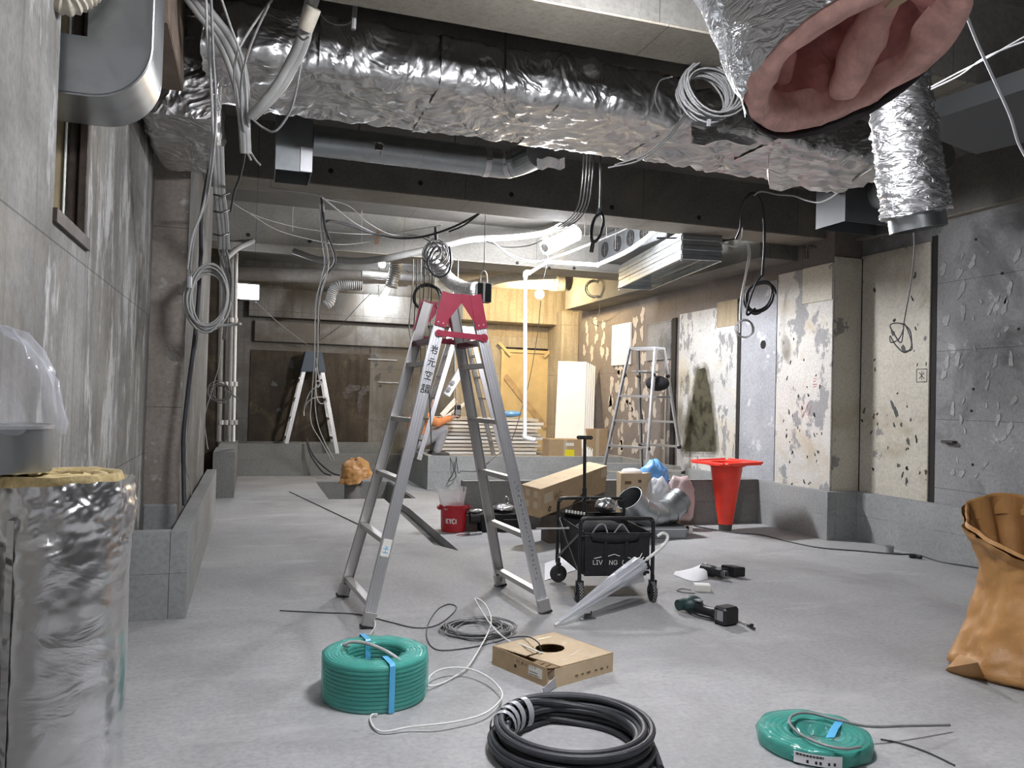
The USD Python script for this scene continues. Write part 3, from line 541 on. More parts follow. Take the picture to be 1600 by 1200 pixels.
part(cart, 'cross_bar', tube([C(0, 0, .43), C(WD, 0, .43)], .008), 'black_paint'); part(cart, 'cross_bar', tube([C(0, LN, .45), C(WD, LN, .45)], .008), 'black_paint')
for a in (0, WD):
    part(cart, 'folding_brace', cat(bar(C(a, .02, .20), C(a, LN-.02, .46), .008, .02, up), bar(C(a, .02, .44), C(a, LN-.02, .18), .008, .02, up)), 'black_paint')
part(cart, 'fabric_tub', cat(hull([C(.03, -.004, .45), C(WD-.02, -.004, .45), C(.035, -.006, .17), C(WD-.045, -.006, .17), C(.03, .01, .45), C(WD-.02, .01, .45), C(.035, .02, .17), C(WD-.045, .02, .17)]),
     hull([C(a, b, z) for a in (.02, .03) for b in (.01, LN-.01) for z in (.18, .46)]), hull([C(a, b, z) for a in (WD-.03, WD-.02) for b in (.01, LN-.01) for z in (.18, .46)]),
     hull([C(a, b, z) for a in (.02, WD-.02) for b in (LN-.03, LN-.015) for z in (.18, .50)]), hull([C(a, b, .18+c*.012) for a in (.02, WD-.02) for b in (.0, LN) for c in (0, 1)])), 'black_fabric')
part(cart, 'front_flap', sheet([[C(.06+i*.034+(.02*(j/3)*(1 if i < 5 else -1)), -.014-.012*math.sin(j/3*3.1), .452-j*.016-.012*math.sin(i/10*3.14)) for j in range(4)] for i in range(11)], .006), 'black_fabric')
part(cart, 'fabric_fold', cat([tube([C(a, -.008, .40), C(a+.004*k, -.014, .30), C(a-.006, -.006, .19)], .012, 8, 5) for k, a in ((1, .17), (-1, .315))]), 'black_fabric')
part(cart, 'lettering', cat(text('LIV', .030, C(.085, -.0075, .245), d, up, .001), text('NG', .030, C(.195, -.0075, .243), d, up, .001), text('OUT', .030, C(.285, -.0075, .243), d, up, .001)), 'label_white', 'white lettering')
[part(cart, 'emblem', bar(C(a0, -.008, z0), C(a1, -.008, z1), .002, .005, up, 0), 'label_white') for a0, z0, a1, z1 in ((.095, .285, .145, .296), (.19, .30, .232, .312), (.232, .312, .27, .300), (.30, .296, .345, .286))]
hb, ht = C(.205, LN+.02, .40), C(.2, LN+.05, 1.045)
hd = part(cart, 'handle', cat(tube([hb, hb+(ht-hb)*.42], .017, 10), tube([hb+(ht-hb)*.4, ht], .012, 10)), 'black_paint', 'telescopic T-handle')
part(hd, 'grip', bar(ht-d*.062, ht+d*.062, .028, .028, up, .01), 'black_rubber')
part(hd, 'bolt', cat([cyl(ht+d*k-n*.014, ht+d*k-n*.017, .005, 8) for k in (-.045, 0, .045)]+[cyl(C(k, LN-.012, .598), C(k, LN-.016, .598), .005, 8) for k in (.18, .235)]), 'chrome')
for a, b, ax in ((.0, -.01, d), (WD, -.01, d), (.0, LN-.05, n), (WD, LN, n)):
    c0 = C(a, b, .065); r = .062
    cs = part(cart, 'caster', cat(bar(c0+ax*.022+up*.0, c0+ax*.022+up*.075, .026, .006, ax), bar(c0-ax*.022, c0-ax*.022+up*.075, .026, .006, ax), bar(c0-ax*.026+up*.072, c0+ax*.026+up*.072, .03, .01), cyl(c0+up*.07, c0+up*.11, .012, 10)), 'black_paint')
    part(cs, 'wheel', lathe([(.012, -.019), (r-.012, -.019), (r-.003, -.014), (r, -.006), (r, .006), (r-.003, .014), (r-.012, .019), (.012, .019), (.012, -.019)], c0-up*.003, 24, ax), 'black_rubber')
    if ax is d:
        kn = []
        for i in range(20):
            for k in (-1, 0, 1):
                th = (i+.5*(k == 0))*2*np.pi/20; q = n*math.cos(th)+up*math.sin(th)
                kn.append(obox(c0-up*.003+q*r+ax*k*.009, (.003, .005, .0025), np.array([ax, np.cross(q, ax), q])))
        part(cs, 'tread', cat(kn), 'tool_grey')
    else:
        part(cs, 'hub', cyl(c0-up*.003-n*.022, c0-up*.003+n*.022, .012, 12), 'tool_grey')
# things heaped in the cart
bag = thing('tool_bag', 'dark tool bag with pale piping and carrying loops inside the folding cart', 'bag', C(.22, .2, .3))
part(bag, 'body', crumple(trimesh.Trimesh(*[(lambda m: (m.vertices, m.faces))(sphere(C(.21, .26, .40), .2, 3, (1.0, .95, .55)))][0]), .012, 9, 3, False), 'black_fabric')
for k in (0, 1):
    part(bag, 'carrying_loop', tube([C(.10+.15*k, .06, .44), C(.13+.15*k, .03, .495), C(.17+.13*k, .03, .50), C(.20+.15*k, .05, .44)], .006, 8), 'tape_grey')
solo('power_strip', 'black strip with a row of white sockets in the back of the cart', 'socket strip', cat(bar(C(.04, LN-.05, .50), C(.22, LN-.05, .475), .03, .02)), 'black_paint')
part_strip = thing('drywall_screws', 'belt of white collated pieces lying on the rear edge of the cart', 'screw belt', C(.03, LN-.06, .51))
for k in range(7): part(part_strip, 'piece', obox(C(.045+k*.022, LN-.068, .515-k*.003), (.008, .004, .012), b=.003), 'label_white')
pole = thing('metal_rod', 'thin bare metal rod lying across the cart', 'rod', at(842, 828, y=5.55))
part(pole, 'shaft', tube([at(838, 826, y=5.6), at(902, 825, y=5.15)], .006, 8), 'aluminium')
part(pole, 'end_sleeve', tube([at(886, 825, y=5.25), at(902, 825, y=5.15)], .009, 8), 'aluminium')
solo('metal_bowl', 'shiny crumpled foil piece sticking out of the cart behind its handle', 'foil piece', crumple(sphere(C(.33, LN-.1, .56), .06, 3, (1.3, .7, .8)), .012, 22, 2), 'foil')
# clear umbrella leaning on the cart
T0, T1 = at(867, 977, z=.012), at(1013, 872, y=4.63)
um = thing('umbrella', 'rolled clear vinyl umbrella with a white crook handle leaning on the cart', 'umbrella', T0)
ax = unit(T1-T0); L = np.linalg.norm(T1-T0)
part(um, 'shaft', tube([T0, T1], .005, 8), 'white_cable')
part(um, 'ferrule', tube([T0, T0+ax*.04], .007, 10), 'white_cable')
g = np.random.default_rng(3); phs = g.uniform(0, 6.28, 5)
def cprof(i, t):
    a = np.arange(40)*2*np.pi/40; r0 = .010+.034*min(1, t*1.5)**.8+.012*max(0, t-.6)
    return np.stack([np.cos(a), np.sin(a)], 1)*(r0*(1+(.10+.30*t)*np.abs(np.sin(4*a+phs[0]+t*1.4))*np.sin(a*1.0+phs[1])**2+.08*np.sin(7*a+phs[2])))[:, None]
part(um, 'canopy', loft(rings([T0+ax*(.035+(L*.90-.035)*t) for t in np.linspace(0, 1, 24)], cprof), caps=True), 'film_umbrella', 'clear vinyl folds')
dn = unit(np.cross(np.cross(ax, up), ax))
part(um, 'canopy_flap', sheet([[T0+ax*(L*(.55+.36*i/8))-dn*(.02+.11*(i/8)*(j/4)**1.2)+np.cross(ax, dn)*.012*math.sin(j*1.5+i*.8) for j in range(5)] for i in range(9)], .002), 'film_umbrella')
part(um, 'rib_tip', cat([tube([T0+ax*(L*.9)+dn*.03*k, T0+ax*(L*.95)+dn*.05*k-np.cross(ax, dn)*.015*(k-1)], .003, 6) for k in (-1.2, -.3, .6, 1.1)]), 'white_cable')
part(um, 'crook_handle', tube([T1-ax*.02, T1+ax*.03, at(1028, 860, y=4.65), at(1040, 848, y=4.67), at(1043, 838, y=4.69), at(1036, 833, y=4.7), at(1027, 838, y=4.71)], .0105, 12, 6), 'white_cable', 'white crook handle')

# ================================================================ THE CONE, BUCKET, TOOLS
o = at(1133, 829, z=0); o[2] = 0
cone = thing('traffic_cone', 'red traffic cone standing upside down near the column', 'traffic cone', o)
r0, r1, hh = .062, .20, .72
part(cone, 'shell', lathe([(.055, .07), (r0+.012, .07), (.165, hh-.05), (.166, hh-.045), (.195, hh-.035), (.195, hh-.012), (.19, hh-.010), (.155, hh-.012), (.052, .10), (.052, .07)], o, 40), 'cone_red')
pl = Polygon([(-.27, -.2), (-.2, -.27), (.2, -.27), (.27, -.2), (.27, .2), (.2, .27), (-.2, .27), (-.27, .2)]).buffer(.02).difference(Polygon(circ(36, .165)))
a_ = .2; ux, uy = V(math.cos(a_), math.sin(a_), .02), V(-math.sin(a_), math.cos(a_), .0)
part(cone, 'base_flange', prism(pl, o+V(0, 0, hh-.015), ux, uy, .016), 'cone_red')
part(cone, 'flange_rim', cat([tube([o+V(0, 0, hh+.004)+ux*a*.27+uy*b*.24, o+V(0, 0, hh+.006)+ux*c_*.27+uy*e_*.24], .012, 8) for a, b, c_, e_ in ((-1, -1, -1, 1), (1, -1, 1, 1))]+[tube([o+V(0, 0, hh+.004)+ux*a*.24+uy*b*.27, o+V(0, 0, hh+.006)+ux*c_*.24+uy*e_*.27], .012, 8) for a, b, c_, e_ in ((-1, -1, 1, -1), (-1, 1, 1, 1))]), 'cone_red')
part(cone, 'tip', lathe([(0, 0), (.058, 0), (.066, .01), (.072, .085), (.0, .085)], o, 28), 'cone_weight', 'blackened tip')

o = at(712, 832, z=0); o[1] += .1
bk = thing('bucket', 'red plastic bucket with a white print and a plastic bag in it', 'bucket', o)
part(bk, 'shell', lathe([(0, .0), (.118, 0), (.122, .005), (.132, .235), (.145, .235), (.147, .262), (.134, .265), (.128, .255), (.116, .01), (0, .008)], o, 40), 'bucket_red')
part(bk, 'handle_lug', cat([box(o[0]+k*.146-.02, o[0]+k*.146+.02, o[1]-.03, o[1]+.03, .215, .25, .005) for k in (-1, 1)]), 'bucket_red')
part(bk, 'handle', tube([o+V(.15, 0, .24), o+V(.145, -.05, .262), o+V(.10, -.125, .268)], .004, 8), 'chrome')
v = unit(V(-o[0], -o[1], 0)+V(.0, 0, 0)); rt = V(-v[1], v[0], 0)
pn = strokes([[(0, 0), (0, 1)], [(.5, 1), (.05, .5), (.5, 0)], [(.7, 1), (.95, .5), (1.2, 1)], [(.95, .5), (.95, 0)], [(1.9, .85), (1.6, 1), (1.4, .7), (1.4, .3), (1.6, 0), (1.9, .15)], [(2.15, .9), (2.15, 0)]], V(0, 0, 0), V(1, 0, 0), V(0, 1, 0), 0.26, .002, .046)
pv = pn.vertices.copy(); th = (pv[:, 0]-.075)/.13; rr = .1295+pv[:, 2]; pz = pv[:, 1]+.09
pn.vertices = o+rr[:, None]*(np.cos(th)[:, None]*v+np.sin(th)[:, None]*rt)+pz[:, None]*up
part(bk, 'print', pn, 'label_white', 'white print')
zt = [.20, .26, .31, .37, .42]; rad = [.10, .115, .125, .14, .15]
R_ = []
for z, r in zip(zt, rad):
    a = np.arange(36)*2*np.pi/36; q = r*(1+.16*np.sin(3*a+z*9)+.10*np.sin(5*a+2+z*14))*(1+.1*np.cos(a+2.6))
    R_.append(np.stack([o[0]-.02+q*np.cos(a), o[1]+.8*q*np.sin(a), np.full(36, z)+.02*np.sin(2*a+1)*(z > .4)], 1))
solo('plastic_bag', 'milky plastic bag billowing out of the red bucket', 'plastic bag', loft(R_, caps=False), 'film_milky', smooth=70)

def drill(t, c, fwd, L_, bodymat, batmat, side, chuck=True):
    """a pistol drill lying on its side: fwd along the body, side towards the battery"""
    fwd, side = unit(fwd), unit(side); c = np.asarray(c, float)
    part(t, 'motor_housing', tube([c-fwd*L_*.5, c-fwd*L_*.42, c-fwd*L_*.1, c+fwd*L_*.2, c+fwd*L_*.32], lambda q: .034 if q < .08 else .044 if q < .6 else .037, 16, 4), bodymat)
    if chuck:
        ch = part(t, 'chuck', cyl(c+fwd*L_*.30, c+fwd*L_*.52, .024, 16, .016), 'tool_black')
        part(ch, 'collar', cat([cyl(c+fwd*L_*k, c+fwd*L_*(k+.02), .026, 16) for k in (.32, .38, .44)]), 'tool_grey')
    part(t, 'grip', tube([c-fwd*L_*.22+side*.02, c-fwd*L_*.2+side*.08, c-fwd*L_*.18+side*.15], .022, 12, 5), 'tool_black')
    b = c-fwd*L_*.15+side*.19
    bt = part(t, 'battery', obox(b, (.062, .048, .042), np.array([fwd, side, np.cross(fwd, side)]), .008), batmat)
    part(bt, 'battery_label', obox(b+side*.049, (.03, .001, .02), np.array([fwd, side, np.cross(fwd, side)])), 'tool_grey')
c1 = at(1116, 893, z=.05); t = thing('power_drill', 'black power drill lying beside a sheet of white paper', 'drill', c1*V(1, 1, 0))
bdir = unit(at(1155, 893, z=.045)-c1); drill(t, c1, np.cross(bdir, V(0, 0, 1))*.6+bdir*.35, .22, 'tool_black', 'tool_black', bdir)
p = [at(a, b, z=.003) for a, b in ((1052, 898), (1082, 908), (1106, 905))]; q = [at(1058, 893, z=.02), at(1080, 888, z=.045), at(1103, 879, z=.10)]
solo('paper_sheet', 'curled white sheet of paper leaning on the black drill', 'paper', sheet([[a+(b-a)*k+V(0, 0, .012*math.sin(k*3.1)) for k in np.linspace(0, 1, 6)] for a, b in zip(crom(p, 6), crom(q, 6))], .0012), 'paper_white', smooth=60)
p0, p1 = at(1078, 945, z=.045), at(1138, 962, z=.055)
t = thing('cordless_screwdriver', 'dark green cordless tool with a large battery lying on the bare floor', 'power tool', p0*V(1, 1, 0))
fx = unit((p1-p0)*V(1, 1, 0)); sx = np.cross(V(0, 0, 1), fx); A = lambda a, b, z: p0*V(1, 1, 0)+fx*a+sx*b+V(0, 0, z); LL = np.linalg.norm((p1-p0)[:2])
part(t, 'gear_head', cat(cyl(A(-.01, .04, .055), A(-.01, -.09, .05), .042, 16, .034), sphere(A(.02, 0, .055), .058, 2, (1.25, 1.0, .92))), 'tool_green', 'dark green housing')
part(t, 'grip', tube([A(.03, 0, .05), A(LL*.45, .0, .042), A(LL*.78, 0, .046)], lambda q: .042-.012*math.sin(q*3.1), 14, 6), 'tool_black')
part(t, 'trigger_guard', tube([A(.03, -.05, .03), A(LL*.4, -.055, .02), A(LL*.75, -.03, .02)], .008, 8, 5), 'tool_black')
part(t, 'highlight_panel', obox(A(.07, .0, .09), (.03, .02, .006), np.array([fx, sx, up]), .004), 'tool_grey')
bt = part(t, 'battery', obox(A(LL*.95, 0, .056), (.05, .062, .053), np.array([fx, sx, up]), .014), 'tool_black')
ed = unit(V(-p1[0], -p1[1], 0)); part(bt, 'battery_label', obox(A(LL*.95, -.0635, .06), (.034, .001, .03), np.array([fx, sx, up])), 'tool_grey')
part(bt, 'battery_rib', cat([obox(A(LL*.86+k*.012, -.061, .056), (.003, .004, .045), np.array([fx, sx, up])) for k in range(2)]), 'tool_black')
a, b = at(1140, 962, z=.012), at(1179, 982, z=.012)
t = thing('drill_bit_rod', 'thin bright rod with a dark tip lying beside the green power tool', 'rod', a*V(1, 1, 0))
part(t, 'shaft', tube([a, b], .005, 8), 'chrome'); part(t, 'tip', cat(tube([a+(b-a)*.75, b], .008, 8), obox(a+(b-a)*.88+up*.01, (.012, .008, .008), b=.003)), 'tool_black')
c = at(1090, 922, z=0); t = thing('small_carton', 'small flat pale carton lying between the two power tools', 'box', c)
F3 = np.array([unit(V(.9, -.4, 0)), unit(V(.4, .9, 0)), up]); part(t, 'carton', obox(c+up*.022+F3[0]*.03, (.055, .05, .022), F3, .002), 'label_white'); part(t, 'flap', obox(c+up*.045+F3[0]*.03, (.053, .024, .001), F3), 'paper_white')
solo('wire_offcut', 'dark wire loop lying by the small flat carton', 'wire', tube([at(1086, 927, z=.004), at(1070, 926, z=.006), at(1058, 923, z=.006), at(1066, 920, z=.01), at(1080, 922, z=.006)], .003, 6), 'dark_cable')
c = at(918, 968, z=0); t = thing('metal_clip', 'small steel clamp on the floor under the umbrella', 'clamp', c)
part(t, 'base_plate', obox(c+up*.004, (.05, .018, .004), np.array([unit(V(.95, .2, 0)), unit(V(-.2, .95, 0)), up]), .001), 'galvanised'); part(t, 'clamp_body', cat(obox(c+up*.02, (.02, .012, .014), b=.004), tube([c+V(.02, 0, .02), c+V(.024, 0, .05)], .004, 8)), 'steel_dark')

# ================================================================ COILS AND CABLES ON THE FLOOR
o = V(.557, 3.53, 0); gc = thing('cable_coil', 'large round coil of green-wrapped flat cable with blue bands', 'cable coil', o)
NR, hz = 11, .0172
for k in range(NR):
    z0, z1 = k*hz+.001, (k+1)*hz; b = .004
    if k < NR-1:
        pr = [(.130, z0+b), (.134, z0), (.218, z0), (.2215+.006*(k/NR), z0+b), (.2215+.006*(k/NR), z1-b), (.218, z1-.0006), (.134, z1-.0006), (.130, z1-b), (.130, z0+b)]
    else:
        pr = [(.130, z0+b), (.134, z0), (.220, z0), (.2255, z0+b), (.2255, z1-b)]+[x for j in range(6) for x in ((.224-j*.0155, z1-.002), (.220-j*.0155, z1+.003), (.2125-j*.0155, z1+.003))]+[(.130, z1-b), (.130, z0+b)]
    part(gc, 'winding', lathe(pr, o, 56), 'coil_green')
part(gc, 'core_shadow_gap', lathe([(.1325, .004), (.2165, .004), (.2165, NR*hz-.006), (.1325, NR*hz-.006), (.1325, .004)], o, 40), 'coil_gap')
a = np.arange(72)*2*np.pi/72
def fr(r, z, k, am=.004): q = r+am*np.sin(9*a+k)+am*.6*np.sin(17*a+2*k); return np.stack([o[0]+q*np.cos(a), o[1]+q*np.sin(a), z+am*.8*np.sin(13*a+k)], 1)
part(gc, 'wrapping_film', loft([fr(.133, .05, 1), fr(.128, .12, 2), fr(.124, .17, 3), fr(.126, .196, 4), fr(.16, .203, 5), fr(.20, .201, 6), fr(.228, .192, 7, .002), fr(.232, .15, 8, .002), fr(.230, .02, 9, .002)], caps=False), 'film_green', smooth=60)
for th in (-1.42, 1.70):
    q = V(math.cos(th), math.sin(th), 0); tt = V(-q[1], q[0], 0)
    loop = [o+q*r+up*z for r, z in ((.2345, .004), (.2345, .195), (.228, .204), (.13, .207), (.124, .20), (.122, .02))]
    part(gc, 'blue_band', sheet([[p-tt*.012, p+tt*.012] for p in loop], .0015), 'band_blue')
part(gc, 'cable_tail', tube([at(627, 1033, z=.19), at(604, 1018, z=.225), at(575, 1006, z=.24), at(550, 1003, z=.235), at(537, 1008, z=.22), at(545, 1009, z=.205)], .0075, 10, 6), 'pale_cable', 'grey cable tail')
o = V(1.185, 2.79, 0); g = np.random.default_rng(11)
bc = thing('cable_coil', 'coil of thick black cable bound with grey tape, near the camera', 'cable coil', o)
PP = []; N = 14; rc = .0128; base = [(.262, .013), (.29, .013), (.236, .013), (.275, .036), (.247, .036), (.296, .037), (.262, .058), (.232, .056), (.286, .060), (.25, .080), (.274, .082), (.238, .078), (.262, .104), (.284, .100)]
st = 48
for i in range(N*st+1):
    k = i/st; j = min(int(k), N-1); f = k-j; r_a, z_a = base[j]; r_b, z_b = base[min(j+1, N-1)]; f = f*f*(3-2*f) if f > .8 else 0; f = max(0, (k-j-.8)/.2) if k-j > .8 else 0; f = f*f*(3-2*f)
    th = 2*np.pi*k+2.2; r = r_a+(r_b-r_a)*f; z = z_a+(z_b-z_a)*f
    PP.append([o[0]+1.02*r*math.cos(th)*(1+.022*math.sin(th*1+j*2.1)), o[1]+1.0*r*math.sin(th)*(1+.022*math.sin(2*th+j*1.7)), z+.005*math.sin(th+j)*(j > 2)])
part(bc, 'cable', tube(np.array(PP), rc, 9, raw=True), 'black_cable')
part(bc, 'cable_end', tube([o+V(.27, -.10, .017), o+V(.285, -.02, .018), o+V(.305, .05, .016), o+V(.30, -.06, .016), o+V(.24, -.24, .014)], .0128, 9, 8), 'black_cable')
for th in (2.02, 2.25, 2.45, 2.65):
    q = V(math.cos(th), math.sin(th), 0); tt = V(-q[1], q[0], 0)
    ring = [o+q*(.264+.050*math.cos(x))+up*(.062+.060*math.sin(x)) for x in np.linspace(0, 2*np.pi, 17)]
    part(bc, 'tape_wrap', sheet([[p-tt*.014, p+tt*.014] for p in ring], .0018), 'tape_grey')
o = V(2.115, 2.60, 0)
fc = thing('cable_coil', 'flat coil of cable in shiny green film with a barcode label, at the lower right', 'cable coil', o)
for k in range(5):
    r = .205-k*.022; part(fc, 'winding', lathe([(r-.020, .004), (r-.001, .004), (r, .012), (r, .05), (r-.003, .056), (r-.018, .056), (r-.0205, .048), (r-.020, .004)], o, 56), 'coil_green')
def fr2(r, z, k, am): q = r+am*np.sin(6*a+k)+am*.7*np.sin(11*a+2*k); return np.stack([o[0]+q*np.cos(a), o[1]+q*np.sin(a), z+am*np.sin(8*a+k)], 1)
part(fc, 'wrapping_film', loft([fr2(.02, .030, 1, .003), fr2(.06, .030, 1.3, .006), fr2(.095, .048, 2, .006), fr2(.12, .066, 3, .005), fr2(.17, .066, 4, .005), fr2(.205, .06, 5, .003), fr2(.213, .04, 6, .002), fr2(.211, .008, 7, .002)], caps=False), 'film_green_thick', smooth=60)
part(fc, 'blue_band', sheet([[at(x, y, z=.075)+V(.012, 0, 0)*0, at(x+14, y-1, z=.075)] for x, y in ((1290, 1153), (1296, 1140), (1305, 1127))], .0015), 'band_blue')
part(fc, 'blue_band', sheet([[at(x, y, z=.03), at(x+10, y+3, z=.03)] for x, y in ((1226, 1163), (1232, 1172), (1238, 1180))], .0015), 'band_blue')
lb = []
for i in range(10):
    th = math.radians(213+i*5); q = V(math.cos(th), math.sin(th), 0); lb.append([o+q*.2165+up*.01, o+q*.2165+up*.05])
lab = part(fc, 'label', sheet(lb, .001), 'paper_white', 'white label with print')
bars = []
for i in range(26):
    th = math.radians(215+i*1.0); q = V(math.cos(th), math.sin(th), 0); tt = V(-q[1], q[0], 0); bars.append(obox(o+q*.2175+up*.042, (.0006+.0007*(i*7 % 3), .004, .0006), np.array([tt, up, q])))
for i in (3, 9, 12, 18, 22):
    th = math.radians(222+i*1.3); q = V(math.cos(th), math.sin(th), 0); tt = V(-q[1], q[0], 0); bars.append(obox(o+q*.2175+up*.022, (.004, .005, .0006), np.array([tt, up, q])))
part(lab, 'print', cat(bars), 'print_black')
part(fc, 'cable_tail', tube([at(1484, 1133, z=.03), at(1420, 1134, z=.055), at(1360, 1135, z=.07), at(1310, 1125, z=.08), at(1265, 1114, z=.085), at(1240, 1117, z=.085), at(1234, 1130, z=.083), at(1252, 1148, z=.082), at(1285, 1163, z=.08), at(1320, 1170, z=.08), at(1345, 1167, z=.075)], .0055, 10, 7), 'grey_cable', 'grey cable tail')
o = at(746, 986, z=0)
solo('cable_coil', 'small loose coil of thin grey cable lying behind the torn cardboard box', 'cable coil', coil(o+up*.02, V(.95, -.31, 0), V(.31, .95, 0), .165, .0045, 13, 4, .16, .012), 'grey_cable', smooth=60)
F = lambda L_, z=.004: [at(q[0], q[1], z=q[2] if len(q) > 2 else z) for q in L_]
solo('floor_cable', 'thin dark cable snaking from the front ladder foot into the torn box', 'cable', tube(F([(437, 954), (500, 957), (560, 960), (610, 972), (650, 981), (682, 977), (706, 960), (713, 948), (700, 944), (683, 953), (669, 975), (667, 997), (678, 1013), (700, 1016), (745, 1010), (775, 1003), (800, 996, .05), (825, 995, .12), (841, 1004, .14), (846, 1016, .09), (852, 1024, .05)]), .0035, 7, 6), 'dark_cable', smooth=60)
solo('floor_cable', 'white wire looping from the torn box to the front of the large green coil', 'cable', tube(F([(862, 1026, .05), (838, 1017, .11), (812, 1006, .09), (796, 1002, .07), (775, 985, .07), (758, 963, .10), (742, 935, .13), (757, 943, .12), (767, 965, .09), (764, 985, .05), (750, 1012, .03), (730, 1043, .02), (705, 1060, .01), (690, 1068, .006), (672, 1072, .02), (668, 1062, .04), (684, 1048, .045), (710, 1043, .045), (740, 1047, .045), (768, 1062, .04), (785, 1084, .035), (775, 1102, .03), (752, 1117, .03), (715, 1127, .028), (680, 1132, .03), (640, 1136, .02), (602, 1143, .012), (586, 1138, .01), (579, 1126, .012), (581, 1117, .012), (590, 1116, .012)]), .0042, 7, 6), 'white_cable', smooth=60)
solo('floor_cable', 'grey cable stub curling at the foot of the front ladder', 'cable', tube(F([(583, 965, .05), (586, 978, .03), (578, 992, .01), (566, 1001)]), .006, 8, 6), 'pale_cable')
solo('floor_cable', 'thin dark cord lying on the floor beside the flat green coil', 'cable', tube(F([(1376, 1155), (1410, 1162), (1450, 1176), (1492, 1196)]), .0035, 7, 6), 'dark_cable')
solo('floor_cable', 'black power lead running from the cone along the right curb', 'cable', tube(F([(1085, 822), (1105, 826), (1150, 833), (1190, 836), (1230, 846), (1280, 856), (1340, 861), (1400, 866), (1432, 867), (1470, 878), (1530, 888)]), .008, 7, 6), 'dark_cable')
t = thing('plug_connector', 'black plug joint on the power lead by the right curb', 'plug', at(1425, 869, z=0)); part(t, 'plug', bar(F([(1420, 868)], .02)[0], F([(1432, 869)], .02)[0], .04, .035, b=.008), 'black_rubber'); part(t, 'socket', bar(F([(1432, 869)], .02)[0], F([(1440, 871)], .018)[0], .03, .028, b=.006), 'tool_black')
c = at(1390, 863, z=0); t = thing('metal_can', 'small round grey can on the floor at the right curb', 'can', c); part(t, 'body', lathe([(0, 0), (.032, 0), (.034, .005), (.034, .05), (0, .05)], c, 20), 'tool_grey'); part(t, 'lid', lathe([(0, .05), (.036, .05), (.036, .06), (0, .062)], c, 20), 'galvanised')
solo('floor_cable', 'straight dark rod lying on the floor left of the front ladder', 'rod', tube(F([(452, 768), (562, 820)], .006), .005, 7, 2), 'steel_dark')
a_, b_ = at(672, 830, z=.012), at(690, 840, z=.012)

# torn cardboard box
q = [V(1.179, 3.80, 0), V(1.337, 3.41, 0), V(1.705, 3.565, 0)]; e1 = unit(q[1]-q[0]); l1 = .42; e2 = V(-e1[1], e1[0], 0); e2 = e2 if e2[0] > 0 else -e2; l2 = .41; o = q[0]; hb = .092
B = lambda a, b, z: o+e1*a+e2*b+up*z
tb = thing('cardboard_box', 'flat torn cardboard cable box with a round hole in its top', 'cardboard box', B(l1/2, l2/2, 0))
Fb = np.array([e1, e2, up]); tk = .004
top = Polygon([(0, 0), (l1, .06), (l1, l2), (0, l2)]).difference(Polygon(circ(30, .068)*V(1, 1.12)+V(.19, .205)*1)).difference(Polygon([(.21, -.01), (.235, -.01), (.222, .10), (.205, .15), (.19, .15), (.208, .09)]))
part(tb, 'top_panel', prism(top, B(0, 0, hb), e1, e2, -tk), 'cardboard_pale')
part(tb, 'bottom_panel', obox(B(l1/2, l2/2, .003), (l1/2, l2/2, .002), Fb), 'cardboard')
part(tb, 'side_panel', cat(prism([(0, 0), (l1*.93, 0), (l1*.95, .03), (l1*.93, hb-.004), (0, hb)], B(0, 0, 0), e1, up, tk)), 'cardboard')
part(tb, 'side_panel', obox(B(l1, l2/2+.01, hb/2-.003), (.002, l2/2-.01, hb/2-.003), Fb), 'cardboard_pale')
part(tb, 'side_panel', obox(B(0, l2/2, hb/2), (.002, l2/2, hb/2), Fb), 'cardboard'); part(tb, 'side_panel', obox(B(l1/2, l2, hb/2), (l1/2, .002, hb/2), Fb), 'cardboard')
part(tb, 'torn_flap', sheet([[B(l1+.002+.012*i, .03-.035*i-.01*j, .004+.045*j*(1-.12*i)) for j in (0, 1)] for i in range(4)], .004), 'tape_grey', 'torn corner flap with a dark lining')
part(tb, 'shipping_label', prism([(0, 0), (.095, 0), (.095, .045), (0, .045)], B(.27, -.0045, .028), e1, up, .0006), 'label_white'); 
part(tb, 'print', cat(strokes([[(k_*.016, 0), (k_*.016+.004*(k_ % 3), .014)] for k_ in range(9)]+[[(k_*.016, .007), (k_*.016+.010, .007)] for k_ in range(0, 9, 2)], B(.185, -.0045, .060), e1, up, .003, .0006), strokes([[(0, 0), (.07, 0)], [(0, .012), (.06, .012)]], B(.275, -.0052, .034), e1, up, .003, .0006)), 'print_brown')
part(tb, 'punched_hole', cyl(B(.175, -.001, .04), B(.175, -.0052, .04), .008, 14), 'cardboard_dark')
part(tb, 'print', cat(strokes([[(0, 0), (.02, .05)], [(.03, 0), (.03, .05), (.07, .05)], [(.01, .02), (.06, .03)], [(.05, 0), (.08, .06)], [(.08, .0), (.10, .05)]], B(.20, .30, hb+.0002), e2, -e1, .004, .0004), *[strokes([[(0, 0), (l_, 0)]], B(u_, v_, hb+.0002), e2, -e1, .008, .0004) for u_, v_, l_ in ((.36, .12, .05), (.33, .20, .04), (.30, .28, .06), (.06, .10, .06), (.05, .25, .09), (.38, .24, .10))]), 'tape_clear')
part(tb, 'print', cat([obox(B(l1+.003, v_, .03), (.0006, w_*.8, .004), Fb) for v_, w_ in ((.16, .012), (.20, .008), (.24, .014), (.29, .010), (.33, .012), (.37, .006))]), 'print_brown')
